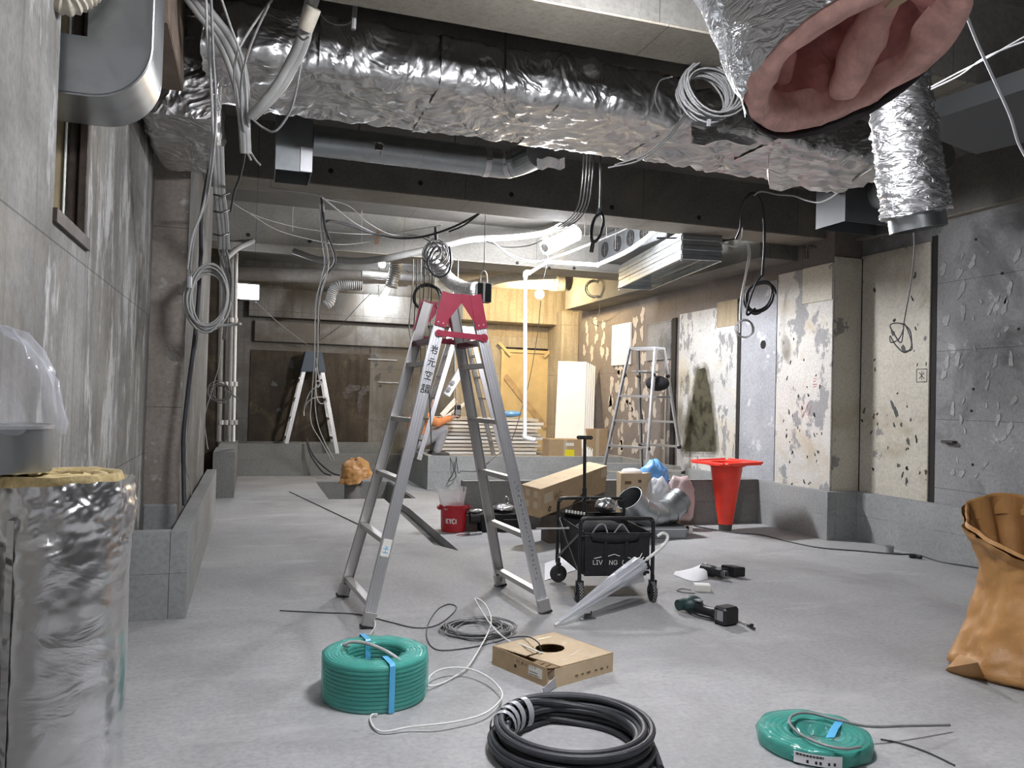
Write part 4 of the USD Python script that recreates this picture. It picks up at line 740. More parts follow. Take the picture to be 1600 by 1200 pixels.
# ================================================================ LAMPS OF THE ROOM, ONE ADDED FILL LAMP
def bar_lamp(label, p, q, r, glow, hang, arc=.95):
    p, q = np.asarray(p, float), np.asarray(q, float); m = (p+q)/2; d = unit(q-p)
    t = thing('work_lamp', label, 'lamp', m)
    part(t, 'diffuser', tube([p, p+d*r*.35, p+d*r, q-d*r, q-d*r*.35, q], lambda k: r*(.35 if k in (0, 1) else .8 if k < .12 or k > .88 else 1), 16, 3), glow, 'glowing diffuser', smooth=60)
    part(t, 'end_cap', cyl(p-d*.012, p+d*.004, r*.55, 14), 'lamp_body'); part(t, 'end_cap', cyl(q-d*.004, q+d*.012, r*.55, 14), 'lamp_body')
    f3 = frame(d); a_ = np.linspace(arc, np.pi-arc, 11)
    part(t, 'light_shield', sheet([[m+d*e_+f3[0]*r*1.25*math.cos(t_)+f3[1]*r*1.25*math.sin(t_)*(1 if f3[1][2] > 0 else -1) for t_ in a_] for e_ in np.linspace(-.44, .44, 5)*np.linalg.norm(q-p)], .004), 'lamp_body', 'added shield blocking the upward light of the lamp')  # added shell, shaped to keep lamp light off beams and slab
    for k in (.25, .75):
        x = p+(q-p)*k; part(t, 'hanger', tube([x+V(0, 0, r*.9), V(x[0], x[1], hang)], .004, 6), 'steel_dark')
    return t
bl = bar_lamp('glowing capsule work lamp hanging below the deep beam', at(852, 387, y=8.05), at(900, 364, y=8.3), .088, 'glow_bar', 3.55)
part(bl, 'pull_cord', tube([at(857, 392, y=8.05), at(853, 420, y=8.05), at(848, 440, y=8.05)], .003, 6), 'white_cable')
bar_lamp('capsule work lamp hung under the slab just above the picture', (1.00, 2.45, 3.02), (1.55, 2.70, 3.02), .075, 'glow_near', 3.55, -.22)
bar_lamp('added fill lamp hung behind the camera at the left', (.1, -1.3, 2.95), (.75, -1.1, 2.95), .075, 'glow_fill', 3.55, -.15)  # added fill lamp, brightens faces turned towards the camera
c = at(388, 456, y=12.7); f = unit(V(-c[0]+1.0, -c[1], -1.0)); F = frame(f, (0, 0, 1))
t = thing('floodlight', 'square white floodlight glaring on the left pole of the rear bay', 'lamp', c)
part(t, 'lens', obox(c+f*.02, (.15, .11, .008), F, .02), 'glow_flood', 'glowing lens'); part(t, 'housing', cat(obox(c-f*.03, (.17, .13, .03), F, .015), bar(c-f*.08, c-f*.06+V(-.2, 0, 0), .03, .03)), 'steel_dark'); part(t, 'bracket', tube([c-f*.06-V(0, 0, .12), c-f*.1-V(.16, 0, .14), c+V(-.27, .02, -.13)], .012, 8), 'steel_dark')
c = at(597, 413, y=12.2); t = thing('spot_lamp', 'small round lamp shining under the rear ceiling', 'lamp', c)
part(t, 'bulb', sphere(c, .055, 2), 'glow_spot'); part(t, 'socket', cyl(c+V(0, 0, .05), V(c[0], c[1], ZC), .03, 12), 'lamp_body')
p, q = at(586, 480, y=13.6), at(606, 452, y=13.6)
bar_lamp('tilted tube lamp glaring against the soot-stained rear wall', p, q, .045, 'glow_rear', 3.54)
c = at(843, 460, y=12.3); t = thing('warm_lamp', 'warm bulb lighting the orange rear corner under the pipe end', 'lamp', c)
part(t, 'bulb', sphere(c, .075, 2), 'glow_warm', 'glowing warm bulb'); part(t, 'socket', cyl(c+V(0, 0, .06), c+V(0, 0, .16), .03, 12), 'lamp_body'); part(t, 'cord', tube([c+V(0, 0, .15), c+V(.02, .02, .6), V(c[0], c[1], ZC)], .005, 6), 'dark_cable')

# ================================================================ DUCTS UNDER THE CEILING
def rrect(hw, hh, r, n=10):
    p = []
    for cx, cy, a0 in ((hw-r, hh-r, 0), (-hw+r, hh-r, 90), (-hw+r, -hh+r, 180), (hw-r, -hh+r, 270)):
        for a in np.radians(np.linspace(a0, a0+90, n)): p.append((cx+r*math.cos(a), cy+r*math.sin(a)))
    P = np.array(p+[p[0]]); L = np.r_[0, np.cumsum(np.linalg.norm(np.diff(P, axis=0), axis=1))]; u = np.linspace(0, L[-1], 65)[:-1]
    return np.stack([np.interp(u, L, P[:, 0]), np.interp(u, L, P[:, 1])], 1)
def foil_run(pts, hw, hh, r, n, amp, sc, seed, k=12):
    P = crom(pts, k); L = np.r_[0, np.cumsum(np.linalg.norm(np.diff(P, axis=0), axis=1))]; u = np.linspace(0, L[-1], n); P = np.stack([np.interp(u, L, P[:, j]) for j in range(3)], 1)
    pr = rrect(hw, hh, r); g = np.random.default_rng(seed)
    sag = meshkit.noise(np.stack([u*1.3, u*0+seed, u*0], 1))*.5+.75
    return crumple(loft(rings(P, lambda i, t: pr*V(1, .85+.3*sag[i]))), amp, sc, seed)
dl = thing('insulated_duct', 'long foil-wrapped insulated duct running under the ceiling across the room', 'duct', (-.2, 4.6, 2.98))
part(dl, 'foil_wrap', foil_run([(-.30, 4.62, 3.14), (.8, 4.62, 3.14), (1.7, 4.60, 3.14), (2.4, 4.62, 3.13)], .42, .135, .06, 150, .024, 5.5, 1), 'foil')
part(dl, 'foil_wrap', foil_run([(2.36, 4.64, 3.12), (3.0, 4.66, 3.12), (3.7, 4.68, 3.11), (4.25, 4.72, 3.10)], .40, .125, .07, 110, .030, 6, 2), 'foil_matte', 'duller wrinkled foil')
for x in (.28, .92, 1.62, 2.38, 3.1):
    pr = rrect(.432, .148, .06); part(dl, 'tape_band', crumple(loft(rings(np.array([(x+k*.03, 4.62, 3.138) for k in range(4)]), lambda i, t: pr), caps=False), .008, 14, int(x*10)), 'foil')
part(dl, 'torn_foil', crumple(sheet([[at(838+i*9, 246+j*6+3*math.sin(i*2), y=4.95+.03*j) for j in range(4)] for i in range(6)], .003), .012, 12, 5), 'foil', 'hanging foil scrap')
part(dl, 'torn_foil', crumple(sheet([[at(1080+i*18, 196+j*10+6*math.sin(i*1.7), y=4.25+.02*i) for j in range(4)] for i in range(9)], .003), .02, 9, 6), 'foil_matte', 'loose torn foil edge')
part(dl, 'torn_foil', crumple(sheet([[at(1200+i*18, 222+j*18+5*math.sin(i*1.7), y=4.4+.16*j) for j in range(5)] for i in range(8)], .003), .02, 8, 8), 'foil_matte')
for x in (1.28, 2.9):
    part(dl, 'hanger_rod', tube([(x, 4.21, ZC), (x, 4.19, 3.0)], .006, 6), 'steel_dark')
ld = thing('insulated_duct', 'blocky foil-wrapped duct elbow at the left wall above the column', 'duct', (-.4, 5.1, 2.8))
part(ld, 'foil_wrap', foil_run([(-.42, 4.58, 3.06), (-.42, 5.0, 3.06), (-.42, 5.66, 3.06)], .205, .26, .05, 70, .016, 6, 3), 'foil')
# corner pieces show on the underside
part(ld, 'tape_band', crumple(loft(rings(np.array([(-.42, 4.66+k*.03, 3.06) for k in range(4)]), lambda i, t: rrect(.214, .272, .05)), caps=False), .006, 12, 4), 'foil_matte')
# plenum box and spiral duct under the long duct
a, b = at(430, 262, y=5.62), at(487, 272, y=5.62); x0, x1, z0 = a[0], b[0], (a[2]+b[2])/2
pb = thing('sheet_metal_box', 'open-bottomed sheet metal box below the left part of the foil duct', 'duct box', ((x0+x1)/2, 5.8, z0))
part(pb, 'side_panel', box(x0, x1, 5.62, 5.625, z0, ZC), 'galvanised'); part(pb, 'side_panel', box(x0, x1, 5.975, 5.98, z0, ZC), 'galvanised_dull')
part(pb, 'side_panel', box(x0, x0+.005, 5.625, 5.975, z0, ZC), 'galvanised_dull'); part(pb, 'side_panel', box(x1-.005, x1, 5.625, 5.975, z0, ZC), 'galvanised')
part(pb, 'inner_shade', box(x0+.006, x1-.006, 5.63, 5.97, z0+.10, z0+.11), 'hole_dark'); part(pb, 'corner_strip', box(x1-.08, x1+.004, 5.612, 5.62, z0, 3.0, .003), 'aluminium')  # thin dark plate stands in for the shaded inside of the box
sp = thing('spiral_duct', 'bare round spiral duct below the foil duct', 'duct', at(620, 235, y=5.8))
c0 = [at(489, 219, y=5.80), at(560, 227, y=5.80), at(660, 239, y=5.80), at(762, 253, y=5.80)]; e0 = [at(762, 253, y=5.80), at(790, 256, y=5.80), at(815, 250, y=5.72), at(842, 238, y=5.5)]
part(sp, 'pipe', tube([c0[0], c0[-1]], .108, 28), 'galvanised'); part(sp, 'elbow', tube(e0, .108, 28, 3), 'galvanised', smooth=8)
D = c0[-1]-c0[0]; L = np.linalg.norm(D)
for k in range(1, 10): part(sp, 'seam', tube([c0[0]+D*(k/10.0-.003), c0[0]+D*(k/10.0+.003)], .1105, 28), 'galvanised')
for k in (.25, .8): x = c0[0]+D*k; part(sp, 'hanger_strap', tube([x+V(0, 0, .10), V(x[0], x[1], ZC)], .006, 6), 'galvanised')
part(sp, 'tape_band', tube([c0[-1]-D*.03, c0[-1]+D*.005], .113, 28), 'foil'); part(sp, 'tape_band', tube([e0[1], e0[1]+(e0[2]-e0[1])*.3], .114, 28), 'foil')
x = at(592, 230, y=5.69); part(sp, 'duct_clamp', cat(obox(x, (.03, .012, .028), b=.005), tube([x+V(-.03, 0, .03), x+V(.03, -.005, .02), x+V(.01, 0, -.06)], .005, 6)), 'chrome')
# curved sheet duct leaving the left window
cd = thing('curved_duct', 'bare curved sheet metal duct turning up out of the left window', 'duct', (-.47, 3.25, 2.32))
arc = [(-.572+.2*math.cos(a), 2.52+.2*math.sin(a)) for a in np.linspace(-np.pi/2, 0, 17)]
pol = [(-.95, 2.32)]+arc+[(-.372, 2.97), (-.577, 2.97), (-.577, 2.525), (-.95, 2.525)]
part(cd, 'cheek', prism(pol, (0, 3.08, 0), (1, 0, 0), (0, 0, 1), -.004), 'galvanised'); part(cd, 'cheek', prism(pol, (0, 3.42, 0), (1, 0, 0), (0, 0, 1), .004), 'galvanised_dull')
ed = [(-.95, 2.32)]+arc+[(-.372, 2.97)]
part(cd, 'outer_wrap', loft([[V(x, y, z)+V(0, 0, 0) for y in (3.082, 3.418)]+[V(x-.003*(i > 2), y, z+.003*(i < 15)) for y in (3.418, 3.082)] for i, (x, z) in enumerate(ed)], caps=True), 'galvanised', smooth=40)
part(cd, 'inner_wrap', cat(box(-.95, -.577, 3.084, 3.416, 2.522, 2.526), box(-.579, -.575, 3.084, 3.416, 2.525, 2.97)), 'galvanised_dull')
part(cd, 'folded_seam', tube(np.array([(x, 3.078, z) for x, z in ed]), .006, 6, raw=True), 'galvanised')
part(cd, 'foil_collar', crumple(loft(rings(np.array([(-.475, 3.25, 2.90+k*.03) for k in range(4)]), lambda i, t: rrect(.115, .18, .02)), caps=False), .008, 16, 8), 'foil')
def corr(P, r, amp, pitch, n=20, k=14):
    P = crom(P, k); L = np.r_[0, np.cumsum(np.linalg.norm(np.diff(P, axis=0), axis=1))]; m = max(8, int(L[-1]/pitch*4)); u = np.linspace(0, L[-1], m); P = np.stack([np.interp(u, L, P[:, j]) for j in range(3)], 1); c = circ(n)
    return loft(rings(P, lambda i, t: c*(r+amp*math.sin(u[i]/pitch*2*np.pi))))
solo('corrugated_hose', 'beige corrugated hose passing above the curved metal duct', 'hose', corr([at(20, -45, y=2.95), at(88, 2, y=2.95), at(125, 1, y=2.96), at(175, -45, y=3.0)], .035, .004, .018), 'hose_beige', smooth=60)

# open insulated pipe hanging near the camera at the upper right
R_, U_, F_ = AX; dpt = 2.1; E = EYE+(R_*(1337-800)/FPX+U_*(600-88)/FPX+F_)*dpt
ux = unit(R_*.95+U_*.30); uz = unit(U_*.93-R_*.29+F_*.26); uy = np.cross(uz, ux); uy = uy if uy@F_ > 0 else -uy
ip = thing('insulated_pipe', 'big foil-clad insulated pipe with a torn open pink end, hanging upper right', 'insulated pipe', E)
a = np.arange(72)*2*np.pi/72
def rg(r, h, seed=0, am=0.0, f=3): q = r*(1+am*np.sin(f*a+seed)+am*.7*np.sin((2*f+1)*a+2.1*seed)); hh = h+np.zeros(72); return E+(q*np.cos(a))[:, None]*ux+(q*np.sin(a)*.97)[:, None]*uy+hh[:, None]*uz
part(ip, 'foil_jacket', crumple(loft([rg(.292, .005+.045*k, 1, .012) for k in range(22)], caps=False), .016, 9, 12), 'foil_flex')
part(ip, 'wool_end', crumple(loft([rg(.290, .02, 1, .012), rg(.287, -.010, 1, .012), rg(.272, -.024, 2, .02), rg(.250, -.018, 3, .03), rg(.232, .0, 4, .05), rg(.222, .05, 5, .08)], caps=False), .012, 12, 21, False), 'pink_wool', 'pink glass wool edge', smooth=60)
part(ip, 'wool_lining', crumple(loft([rg(.225, .045, 5, .08), rg(.215, .10, 6, .12), rg(.20, .16, 7, .16), rg(.16, .24, 8, .18), rg(.10, .32, 9, .1), rg(.02, .34, 9, .1)], caps=False), .014, 8, 22, False), 'pink_wool_deep', 'deeper pink lining', smooth=60)
part(ip, 'wool_fold', crumple(tube([E+ux*.05+uy*.205+uz*.03, E+ux*.055+uy*.08+uz*.05, E+ux*.09-uy*.05+uz*.09, E+ux*.12-uy*.18+uz*.12], lambda t: .036+.010*math.sin(t*5), 14, 6), .014, 14, 5, False), 'pink_wool', 'fold of wool across the opening', smooth=60)
part(ip, 'wool_fold', crumple(tube([E-ux*.13+uy*.17+uz*.10, E-ux*.12+uy*.05+uz*.16, E-ux*.10-uy*.1+uz*.22], lambda t: .032, 14, 6), .012, 14, 6, False), 'pink_wool_deep', smooth=60)
part(ip, 'facing_scrap', crumple(sheet([[E+ux*(.0+.026*i)+uy*(-.262+.022*j+.012*math.sin(i*1.9)*(j == 3))+uz*(-.028+.006*j) for j in range(4)] for i in range(7)], .004), .006, 18, 31, False), 'cardboard_pale', 'torn pale facing')
aa = np.linspace(.35, np.pi-.25, 30); part(ip, 'black_liner', sheet([[E+ux*.298*math.cos(t)+uy*.292*math.sin(t)+uz*h for h in (-.045*math.sin(t), .09)] for t in aa], .006), 'pipe_black', 'black outer liner')
solo('tie_rope', 'white plastic tie rope hanging beside the open pink pipe', 'rope', tube(wires([(1503, 5, 1.75), (1525, 62, 1.8), (1551, 120, 1.82), (1578, 180, 1.85), (1592, 225, 1.9), (1612, 260, 1.9)]), .0045, 7, 6), 'rope_white')
for nm, k in (('upper', 0), ('lower', 9)): solo('tie_rope', nm+' thin clear strand stretched to the right behind the pink pipe', 'rope', tube(wires([(1455, 136+k*.4, 2.3), (1500, 112+k*.6, 2.2), (1540, 92-k*.3, 2.1), (1610, 52+k, 2.0)]), .003, 6, 5), 'rope_white', 'clear strands by the pipe')
# hanging insulated flexible hose
fh = thing('flexible_hose', 'crinkled silver insulated hose hanging down with a metal collar', 'hose', at(1428, 350, y=2.55))
hp = [at(1402, 120, y=2.62), at(1410, 185, y=2.60), at(1420, 255, y=2.57), at(1429, 315, y=2.55), at(1432, 338, y=2.55)]
P_ = crom(hp, 16); c = circ(44)
part(fh, 'foil_sleeve', crumple(loft(rings(P_, lambda i, t: c*(.125+.012*t)*(1 if t < .93 else 1-(t-.93)*2.2))), .013, 17, 40, True, (1, 1, 2)), 'foil_flex')
d_ = unit(hp[-1]-hp[-2]); b_ = hp[-1]-d_*.02
part(fh, 'metal_collar', ringtube(b_, b_+d_*.075, .107, .004, 36), 'galvanised', 'bare metal collar'); part(fh, 'dark_inside', cyl(b_+d_*.02, b_+d_*.024, .10, 24), 'hole_dark')
solo('hanging_cable', 'grey cable hanging in a loop before the cream panel', 'cable', tube(wires([(1428, 360, 3.2), (1428, 400, 3.9), (1422, 450, 4.6), (1413, 500, 5.0), (1408, 535, 5.0), (1396, 520, 5.0), (1391, 508, 5.0), (1405, 505, 5.0), (1421, 515, 5.0), (1424, 540, 5.0), (1414, 551, 5.0), (1400, 540, 5.0), (1391, 525, 5.0), (1392, 535, 5.0), (1404, 530, 5.0), (1411, 515, 5.0), (1412, 505, 5.0), (1420, 520, 5.0), (1425, 545, 5.0), (1412, 549, 5.0)]), .005, 7, 6), 'grey_cable', smooth=60)
# rectangular drop box and the grey duct at the right
rb = thing('sheet_metal_box', 'dark sheet metal drop box beside the silver hose, open at the bottom', 'duct box', (4.9, 5.6, 2.86))
for m_ in (box(4.61, 5.25, 5.40, 5.405, 2.86, 3.32), box(4.61, 5.25, 5.755, 5.76, 2.86, 3.32), box(4.61, 4.615, 5.405, 5.755, 2.86, 3.32), box(5.245, 5.25, 5.405, 5.755, 2.86, 3.32)): part(rb, 'side_panel', m_, 'ac_casing')
part(rb, 'top_panel', box(4.61, 5.25, 5.40, 5.76, 3.32, 3.325), 'ac_casing')
for x_ in (4.7, 5.15): part(rb, 'hanger_rod', tube([(x_, 5.58, 3.32), (x_, 5.58, ZC)], .006, 6), 'steel_dark')
part(rb, 'round_branch', corr([(4.95, 5.40, 3.12), (4.90, 5.1, 3.14), (4.75, 4.6, 3.2)], .13, .002, .02, 24), 'galvanised', 'round branch')
pts = [at(*p, z=2.96) for p in ((1455, 188), (1458, 216), (1525, 241), (1600, 223), (1700, 196), (1660, 120))]
solo('grey_duct', 'flat grey sheet metal duct under the ceiling at the right edge', 'duct', prism([(p[0], p[1]) for p in pts], (0, 0, 2.96), (1, 0, 0), (0, 1, 0), .11), 'ac_casing', smooth=False)
# air handling unit with its louvred collar over the rear bay
A, B_, C_ = at(967, 451, z=2.80), at(1065, 405, z=2.80), at(1121, 411, z=2.80); B_[1] += .0
u1, L1 = unit(B_-A), np.linalg.norm(B_-A); v1 = C_-B_; v1 -= u1*(v1@u1); L2 = np.linalg.norm(v1); v1 /= L2
hv = thing('metal_collar', 'ribbed galvanised collar hanging under the ceiling over the rear bay', 'duct collar', (A+C_)/2)
Q = lambda a, b, z: A+u1*a*L1+v1*b*L2+V(0, 0, z)
for (a0, b0, a1, b1) in ((0, 0, 1, 0), (1, 0, 1, 1), (1, 1, 0, 1), (0, 1, 0, 0)):
    for k in range(6):
        z = .025+k*.05; part(hv, 'rib', bar(Q(a0, b0, z), Q(a1, b1, z), .012 if k % 2 else .022, .0485, b=.004), 'galvanised')
part(hv, 'corner_bolt', cyl(Q(1, 0, -.02), Q(1, 0, .0), .012, 8), 'chrome'); part(hv, 'corner_bolt', cyl(Q(0, 0, -.02), Q(0, 0, .0), .012, 8), 'chrome')
au = thing('ac_unit', 'grey ceiling air unit with a row of round black ports', 'air conditioner', (4.7, 8.9, 3.12))
part(au, 'casing', box(4.36, 5.08, 7.95, 9.8, 3.19, 3.53, .01), 'ac_casing')
for px, py in ((945, 390), (965, 381), (985, 372), (1006, 364)):
    p = at(px, py, x=4.355); pt = part(au, 'port', lathe([(.075, 0), (.10, 0), (.10, .012), (.075, .012), (.075, 0)], p-V(.008, 0, 0), 24, (1, 0, 0)), 'black_rubber'); part(pt, 'port_opening', cyl(p-V(.002, 0, 0), p+V(.004, 0, 0), .077, 20), 'hole_dark'); part(pt, 'spider', cat([bar(p+V(-.004, 0, -.07), p+V(-.004, 0, .07), .004, .004, (1, 0, 0)), bar(p+V(-.004, -.07, 0), p+V(-.004, .07, 0), .004, .004)]), 'ac_casing')
part(au, 'control_box', obox(at(1099, 379, y=7.9), (.08, .03, .05), b=.005), 'lamp_body')
pv = thing('pvc_pipe', 'white drain pipe dropping to a post and running under the air unit', 'pipe', at(820, 683, y=9.72))
pp = [at(820, 683, y=9.72), at(821, 430, y=9.72)]; qq = [at(856, 409, y=9.3), at(934, 414, y=9.2), at(985, 390, y=8.3), at(1038, 350, y=7.55)]
part(pv, 'standpipe', tube(pp, .026, 14), 'pvc_white', 'upright post'); part(pv, 'elbow', tube([pp[1]-V(0, 0, .03), pp[1]+V(.0, -.01, .03), pp[1]+(qq[0]-pp[1])*.2], .034, 14), 'pvc_white')
part(pv, 'elbow', tube([pp[0]+V(0, 0, .05), pp[0]+V(.0, 0, 0), pp[0]+V(.09, -.02, -.025), pp[0]+V(.13, -.03, -.03)], .03, 14), 'pvc_white')
part(pv, 'run', tube([pp[1], qq[0]], .024, 12), 'pvc_white'); part(pv, 'run', tube(qq[:2], .028, 14), 'pvc_white'); part(pv, 'run', tube(qq[1:], .028, 14), 'pvc_white'); part(pv, 'elbow', sphere(qq[1], .036, 2), 'pvc_white')
for px, py in ((914, 350), (948, 352), (962, 370), (1007, 360)):
    p = at(px, py-4, y=8.9); part(pv, 'hanger_rod', tube([V(p[0], p[1], ZC), p-V(0, 0, .18)], .006, 6), 'chrome')
# rear pipes and hoses
rp = thing('rear_pipe', 'fat grey pipe crossing the rear bay under the ceiling, with a taped cut end', 'pipe', at(640, 440, y=12.9))
p, q = at(372, 427, y=13.4), at(880, 443, y=12.6)
part(rp, 'pipe', tube([p, q], .115, 24), 'pipe_grey'); dd = unit(q-p)
part(rp, 'cut_end', tube([q-dd*.10, q+dd*.01], .135, 24), 'pipe_end'); part(rp, 'tape_ring', tube([q-dd*.16, q-dd*.11], .131, 24), 'hose_beige'); part(rp, 'tape_ring', tube([q-dd*.24, q-dd*.18], .129, 24), 'hose_beige')
m_ = p+(q-p)*.49; part(rp, 'coupling', tube([m_-dd*.08, m_+dd*.08], .135, 24), 'pipe_grey')
solo('rear_pipe', 'second thinner pipe curving under the ceiling to the right rear', 'pipe', tube([V(2.85, 12.3, ZC-.085), at(690, 452, y=12.0), at(760, 440, y=11.8), at(800, 432, y=11.6), at(870, 428, y=11.3)], .075, 18, 5), 'hose_beige')
solo('rear_pipe', 'pale pipe slung below the far ceiling above the tube lamp', 'pipe', tube([at(565, 428, y=12.6), at(610, 432, y=12.6), at(668, 436, y=12.5), at(705, 432, y=12.3)], .06, 16, 5), 'hose_white')
solo('flexible_hose', 'short ribbed silver hose end hanging from the rear ceiling pipe', 'hose', corr([V(at(618, 408, y=11.6)[0], 11.6, ZC), at(618, 408, y=11.6), at(617, 425, y=11.6), at(613, 440, y=11.6), at(611, 448, y=11.6)], .085, .006, .03), 'aluminium_worn', smooth=60)
solo('flexible_hose', 'white corrugated hose elbow drooping before the rear wall', 'hose', corr([at(566, 447, y=12.6), at(545, 446, y=12.6), at(527, 447, y=12.6), at(519, 457, y=12.6), at(515, 472, y=12.6), at(509, 477, y=12.6)], .075, .007, .032), 'hose_white', smooth=60)
solo('flexible_hose', 'silver ribbed hose sloping down behind the ladder head', 'hose', corr([at(668, 405, y=9.2), at(690, 425, y=9.0), at(706, 441, y=8.8), at(722, 450, y=8.6), at(735, 453, y=8.4), at(744, 452, y=8.3)], .075, .007, .03), 'foil_matte', smooth=60)
c = at(755, 458, y=8.0); t = thing('speaker_box', 'small black box hanging beside the ladder head', 'box', c)
part(t, 'body', obox(c, (.075, .06, .10), b=.008), 'black_paint'); part(t, 'bracket', cat(bar(c+V(-.01, -.065, -.1), c+V(-.01, -.065, .1), .025, .006, (0, 1, 0)), tube([c+V(-.04, 0, .1), c+V(-.03, 0, .2), c+V(0, 0, .23), c+V(.03, 0, .2), c+V(.04, 0, .1)], .009, 8)), 'aluminium_worn'); part(t, 'hanger', tube([c+V(0, 0, .22), V(c[0], c[1], ZC)], .004, 6), 'steel_dark')
solo('insulated_hose', 'long white insulated hose slung beneath the second beam', 'hose', tube([V(.45, 9.90, 3.025)]+wires([(500, 406, 9.4), (530, 406, 9.2), (560, 408, 9.0), (600, 404, 8.8), (650, 394, 8.8), (700, 382, 8.8), (740, 374, 8.8), (800, 371, 8.9), (850, 364, 9.0), (876, 352, 9.1)]), .038, 12, 5), 'hose_white', smooth=60)
# ================================================================ HANGING CABLES
def cab(label, pts, r=.006, m='pale_cable', name='hanging_cable', k=6, group=None, up=None):
    P = wires(pts)
    if up: P = [V(P[0][0], P[0][1], up)]+P
    return solo(name, label, 'cable', tube(P, r, 7, k), m, group, smooth=60)
# coil of grey cables under the first beam
c = at(1103, 152, y=3.62)
cc = thing('cable_coil', 'thick hank of grey cables hung under the nearest beam', 'cable coil', c)
for i in range(4):
    part(cc, 'cable_strand', coil(c+V(.012*(i-1.5), -.02*i, .01*i), V(.96, -.2, -.08), V(.10, .25, .97), (.125, .148, .135, .155)[i], .0055, (6, 6, 5, 5)[i], 20+i, .07, .016), 'grey_cable', smooth=60)
part(cc, 'tie_strap', sheet([[at(1108+dx, 186, y=3.5), at(1107+dx, 197, y=3.52)] for dx in (-3, 3)], .004), 'tape_grey')
cab('upper grey cable sagging from the cable hank along the foil duct', [(1075, 170, 3.6), (1050, 205, 3.9), (1010, 240, 4.1), (960, 258, 4.2)], .005, 'grey_cable'); cab('lower grey cable sagging from the cable hank along the foil duct', [(1078, 172, 3.6), (1045, 215, 3.9), (1000, 250, 4.1), (950, 262, 4.2)], .005, 'grey_cable')
cab('cable stub drooping left of the cable hank', [(1050, 120, 3.7), (1030, 128, 3.9), (1024, 158, 4.0), (1040, 190, 4.1)], .004, 'grey_cable')
# vertical bundle at the left
for hz, dx, r in (('second', 0, .020), ('rightmost', 12, .020), ('leftmost', -10, .016)):
    hz += ' of three white pipes slanting down from the upper left ceiling'
    solo('insulated_hose', hz, 'hose', tube(wires([(285+dx, -25, 3.9), (318+dx, 20, 3.95), (345+dx, 55, 4.0), (365+dx, 95, 4.05), (376+dx*.7, 140, 4.1), (380+dx*.4, 185, 4.15), (383+dx*.3, 240, 4.2)]), r, 10, 5), 'hose_white', 'slanting white pipes', smooth=60)
for nm, dx, r in (('left', 0, .024), ('right', 9, .022)):
    solo('insulated_hose', nm+' one of two taped white pipes curving down from the top left ceiling', 'hose', tube(wires([(490+dx, -20, 3.7), (478+dx*.6, 25, 3.8), (470+dx, 60, 3.85), (452+dx, 100, 3.95), (432+dx, 135, 4.0), (408+dx*.6, 165, 4.05), (392+dx*.4, 182, 4.1)]), r, 10, 5), 'hose_white', 'taped white pipes', smooth=60)
t = thing('pipe_tape', 'beige tape sleeve round the pair of white pipes', 'tape', at(484, 30, y=3.75)); part(t, 'sleeve', tube(wires([(490, 12, 3.74), (483, 30, 3.77), (477, 45, 3.8)]), .036, 14, 4), 'hose_beige')
part(t, 'tie', tube(wires([(462, 50, 3.78), (473, 62, 3.77), (482, 58, 3.78)]), .005, 6), 'steel_dark')
L5 = [((322, -5, 3.6), (324, 60, 3.65), (329, 120, 3.7), (332, 200, 3.8), (328, 260, 3.9), (318, 320, 4.0), (300, 370, 4.1), (293, 420, 4.2)),
      ((330, -5, 3.6), (333, 80, 3.65), (337, 150, 3.7), (336, 210, 3.8), (330, 270, 3.9), (321, 318, 4.0), (304, 365, 4.1), (297, 420, 4.2)),
      ((425, 0, 3.8), (395, 40, 3.85), (372, 80, 3.9), (366, 120, 4.0), (371, 170, 4.1), (380, 220, 4.2), (392, 250, 4.3)),
      ((420, 8, 3.8), (400, 50, 3.85), (385, 90, 3.9), (377, 130, 4.0), (378, 180, 4.1), (386, 225, 4.2), (398, 248, 4.3), (407, 258, 4.3)),
      ((345, -5, 3.7), (360, 40, 3.8), (378, 90, 3.9), (384, 130, 4.0), (387, 180, 4.1), (390, 215, 4.2)),
      ((474, 60, 3.9), (470, 100, 3.95), (462, 145, 4.0), (450, 180, 4.1), (430, 205, 4.15), (412, 200, 4.2), (396, 188, 4.2))]
for i, p in enumerate(L5): cab(ORD[i]+' grey cable of the loose bunch hanging at the upper left', p, .006, 'grey_cable' if i % 2 else 'pale_cable', group='upper left cable bunch')
cab('black cable hanging behind the left cable bunch', [(383, 200, 4.6), (382, 240, 4.7), (375, 275, 4.9), (366, 300, 5.2), (360, 330, 5.6)], .007, 'black_cable')
# taped pipe bundle running down the column edge
for j, dx in enumerate((-6, 0, 6)):
    solo('insulated_hose', ('left', 'middle', 'right')[j]+' pipe of the taped pale bundle at the column edge', 'hose', tube(wires([(340+dx, 228, 5.0), (343+dx*.9, 300, 5.1), (346+dx, 330, 5.2), (349+dx*.9, 360, 5.3), (350+dx, 388, 5.4)]), .0145, 9, 4), 'hose_white', 'pipe bundle at the column', smooth=60)
for nm, y in (('top', 302), ('middle', 328), ('lowest', 364)): solo('cable_tie', nm+' dark tie round the taped pipe bundle by the column', 'cable tie', tube(wires([(334, y+2, 5.05), (346, y+4, 5.02), (358, y, 5.1)]), .006, 6), 'steel_dark', 'ties on the pipe bundle')
for j, dx in enumerate((-5, 0, 6)):
    cab(('left', 'middle', 'right')[j]+' grey cable running from the bundle past the column coil', [(346+dx, 385, 5.5), (352+dx, 410, 6.0), (358+dx*.6, 440, 6.6), (354+dx*.4, 490, 7.6), (350+dx*.4, 530, 8.6)], .008, 'grey_cable', group='cables below the pipe bundle')
cab('pale pipe bracket slanting under the second beam at the left', [(352, 405, 9.2), (372, 388, 9.4), (396, 377, 9.86)], .03, 'hose_white', 'pipe_bracket')
c = at(324, 466, y=5.45)
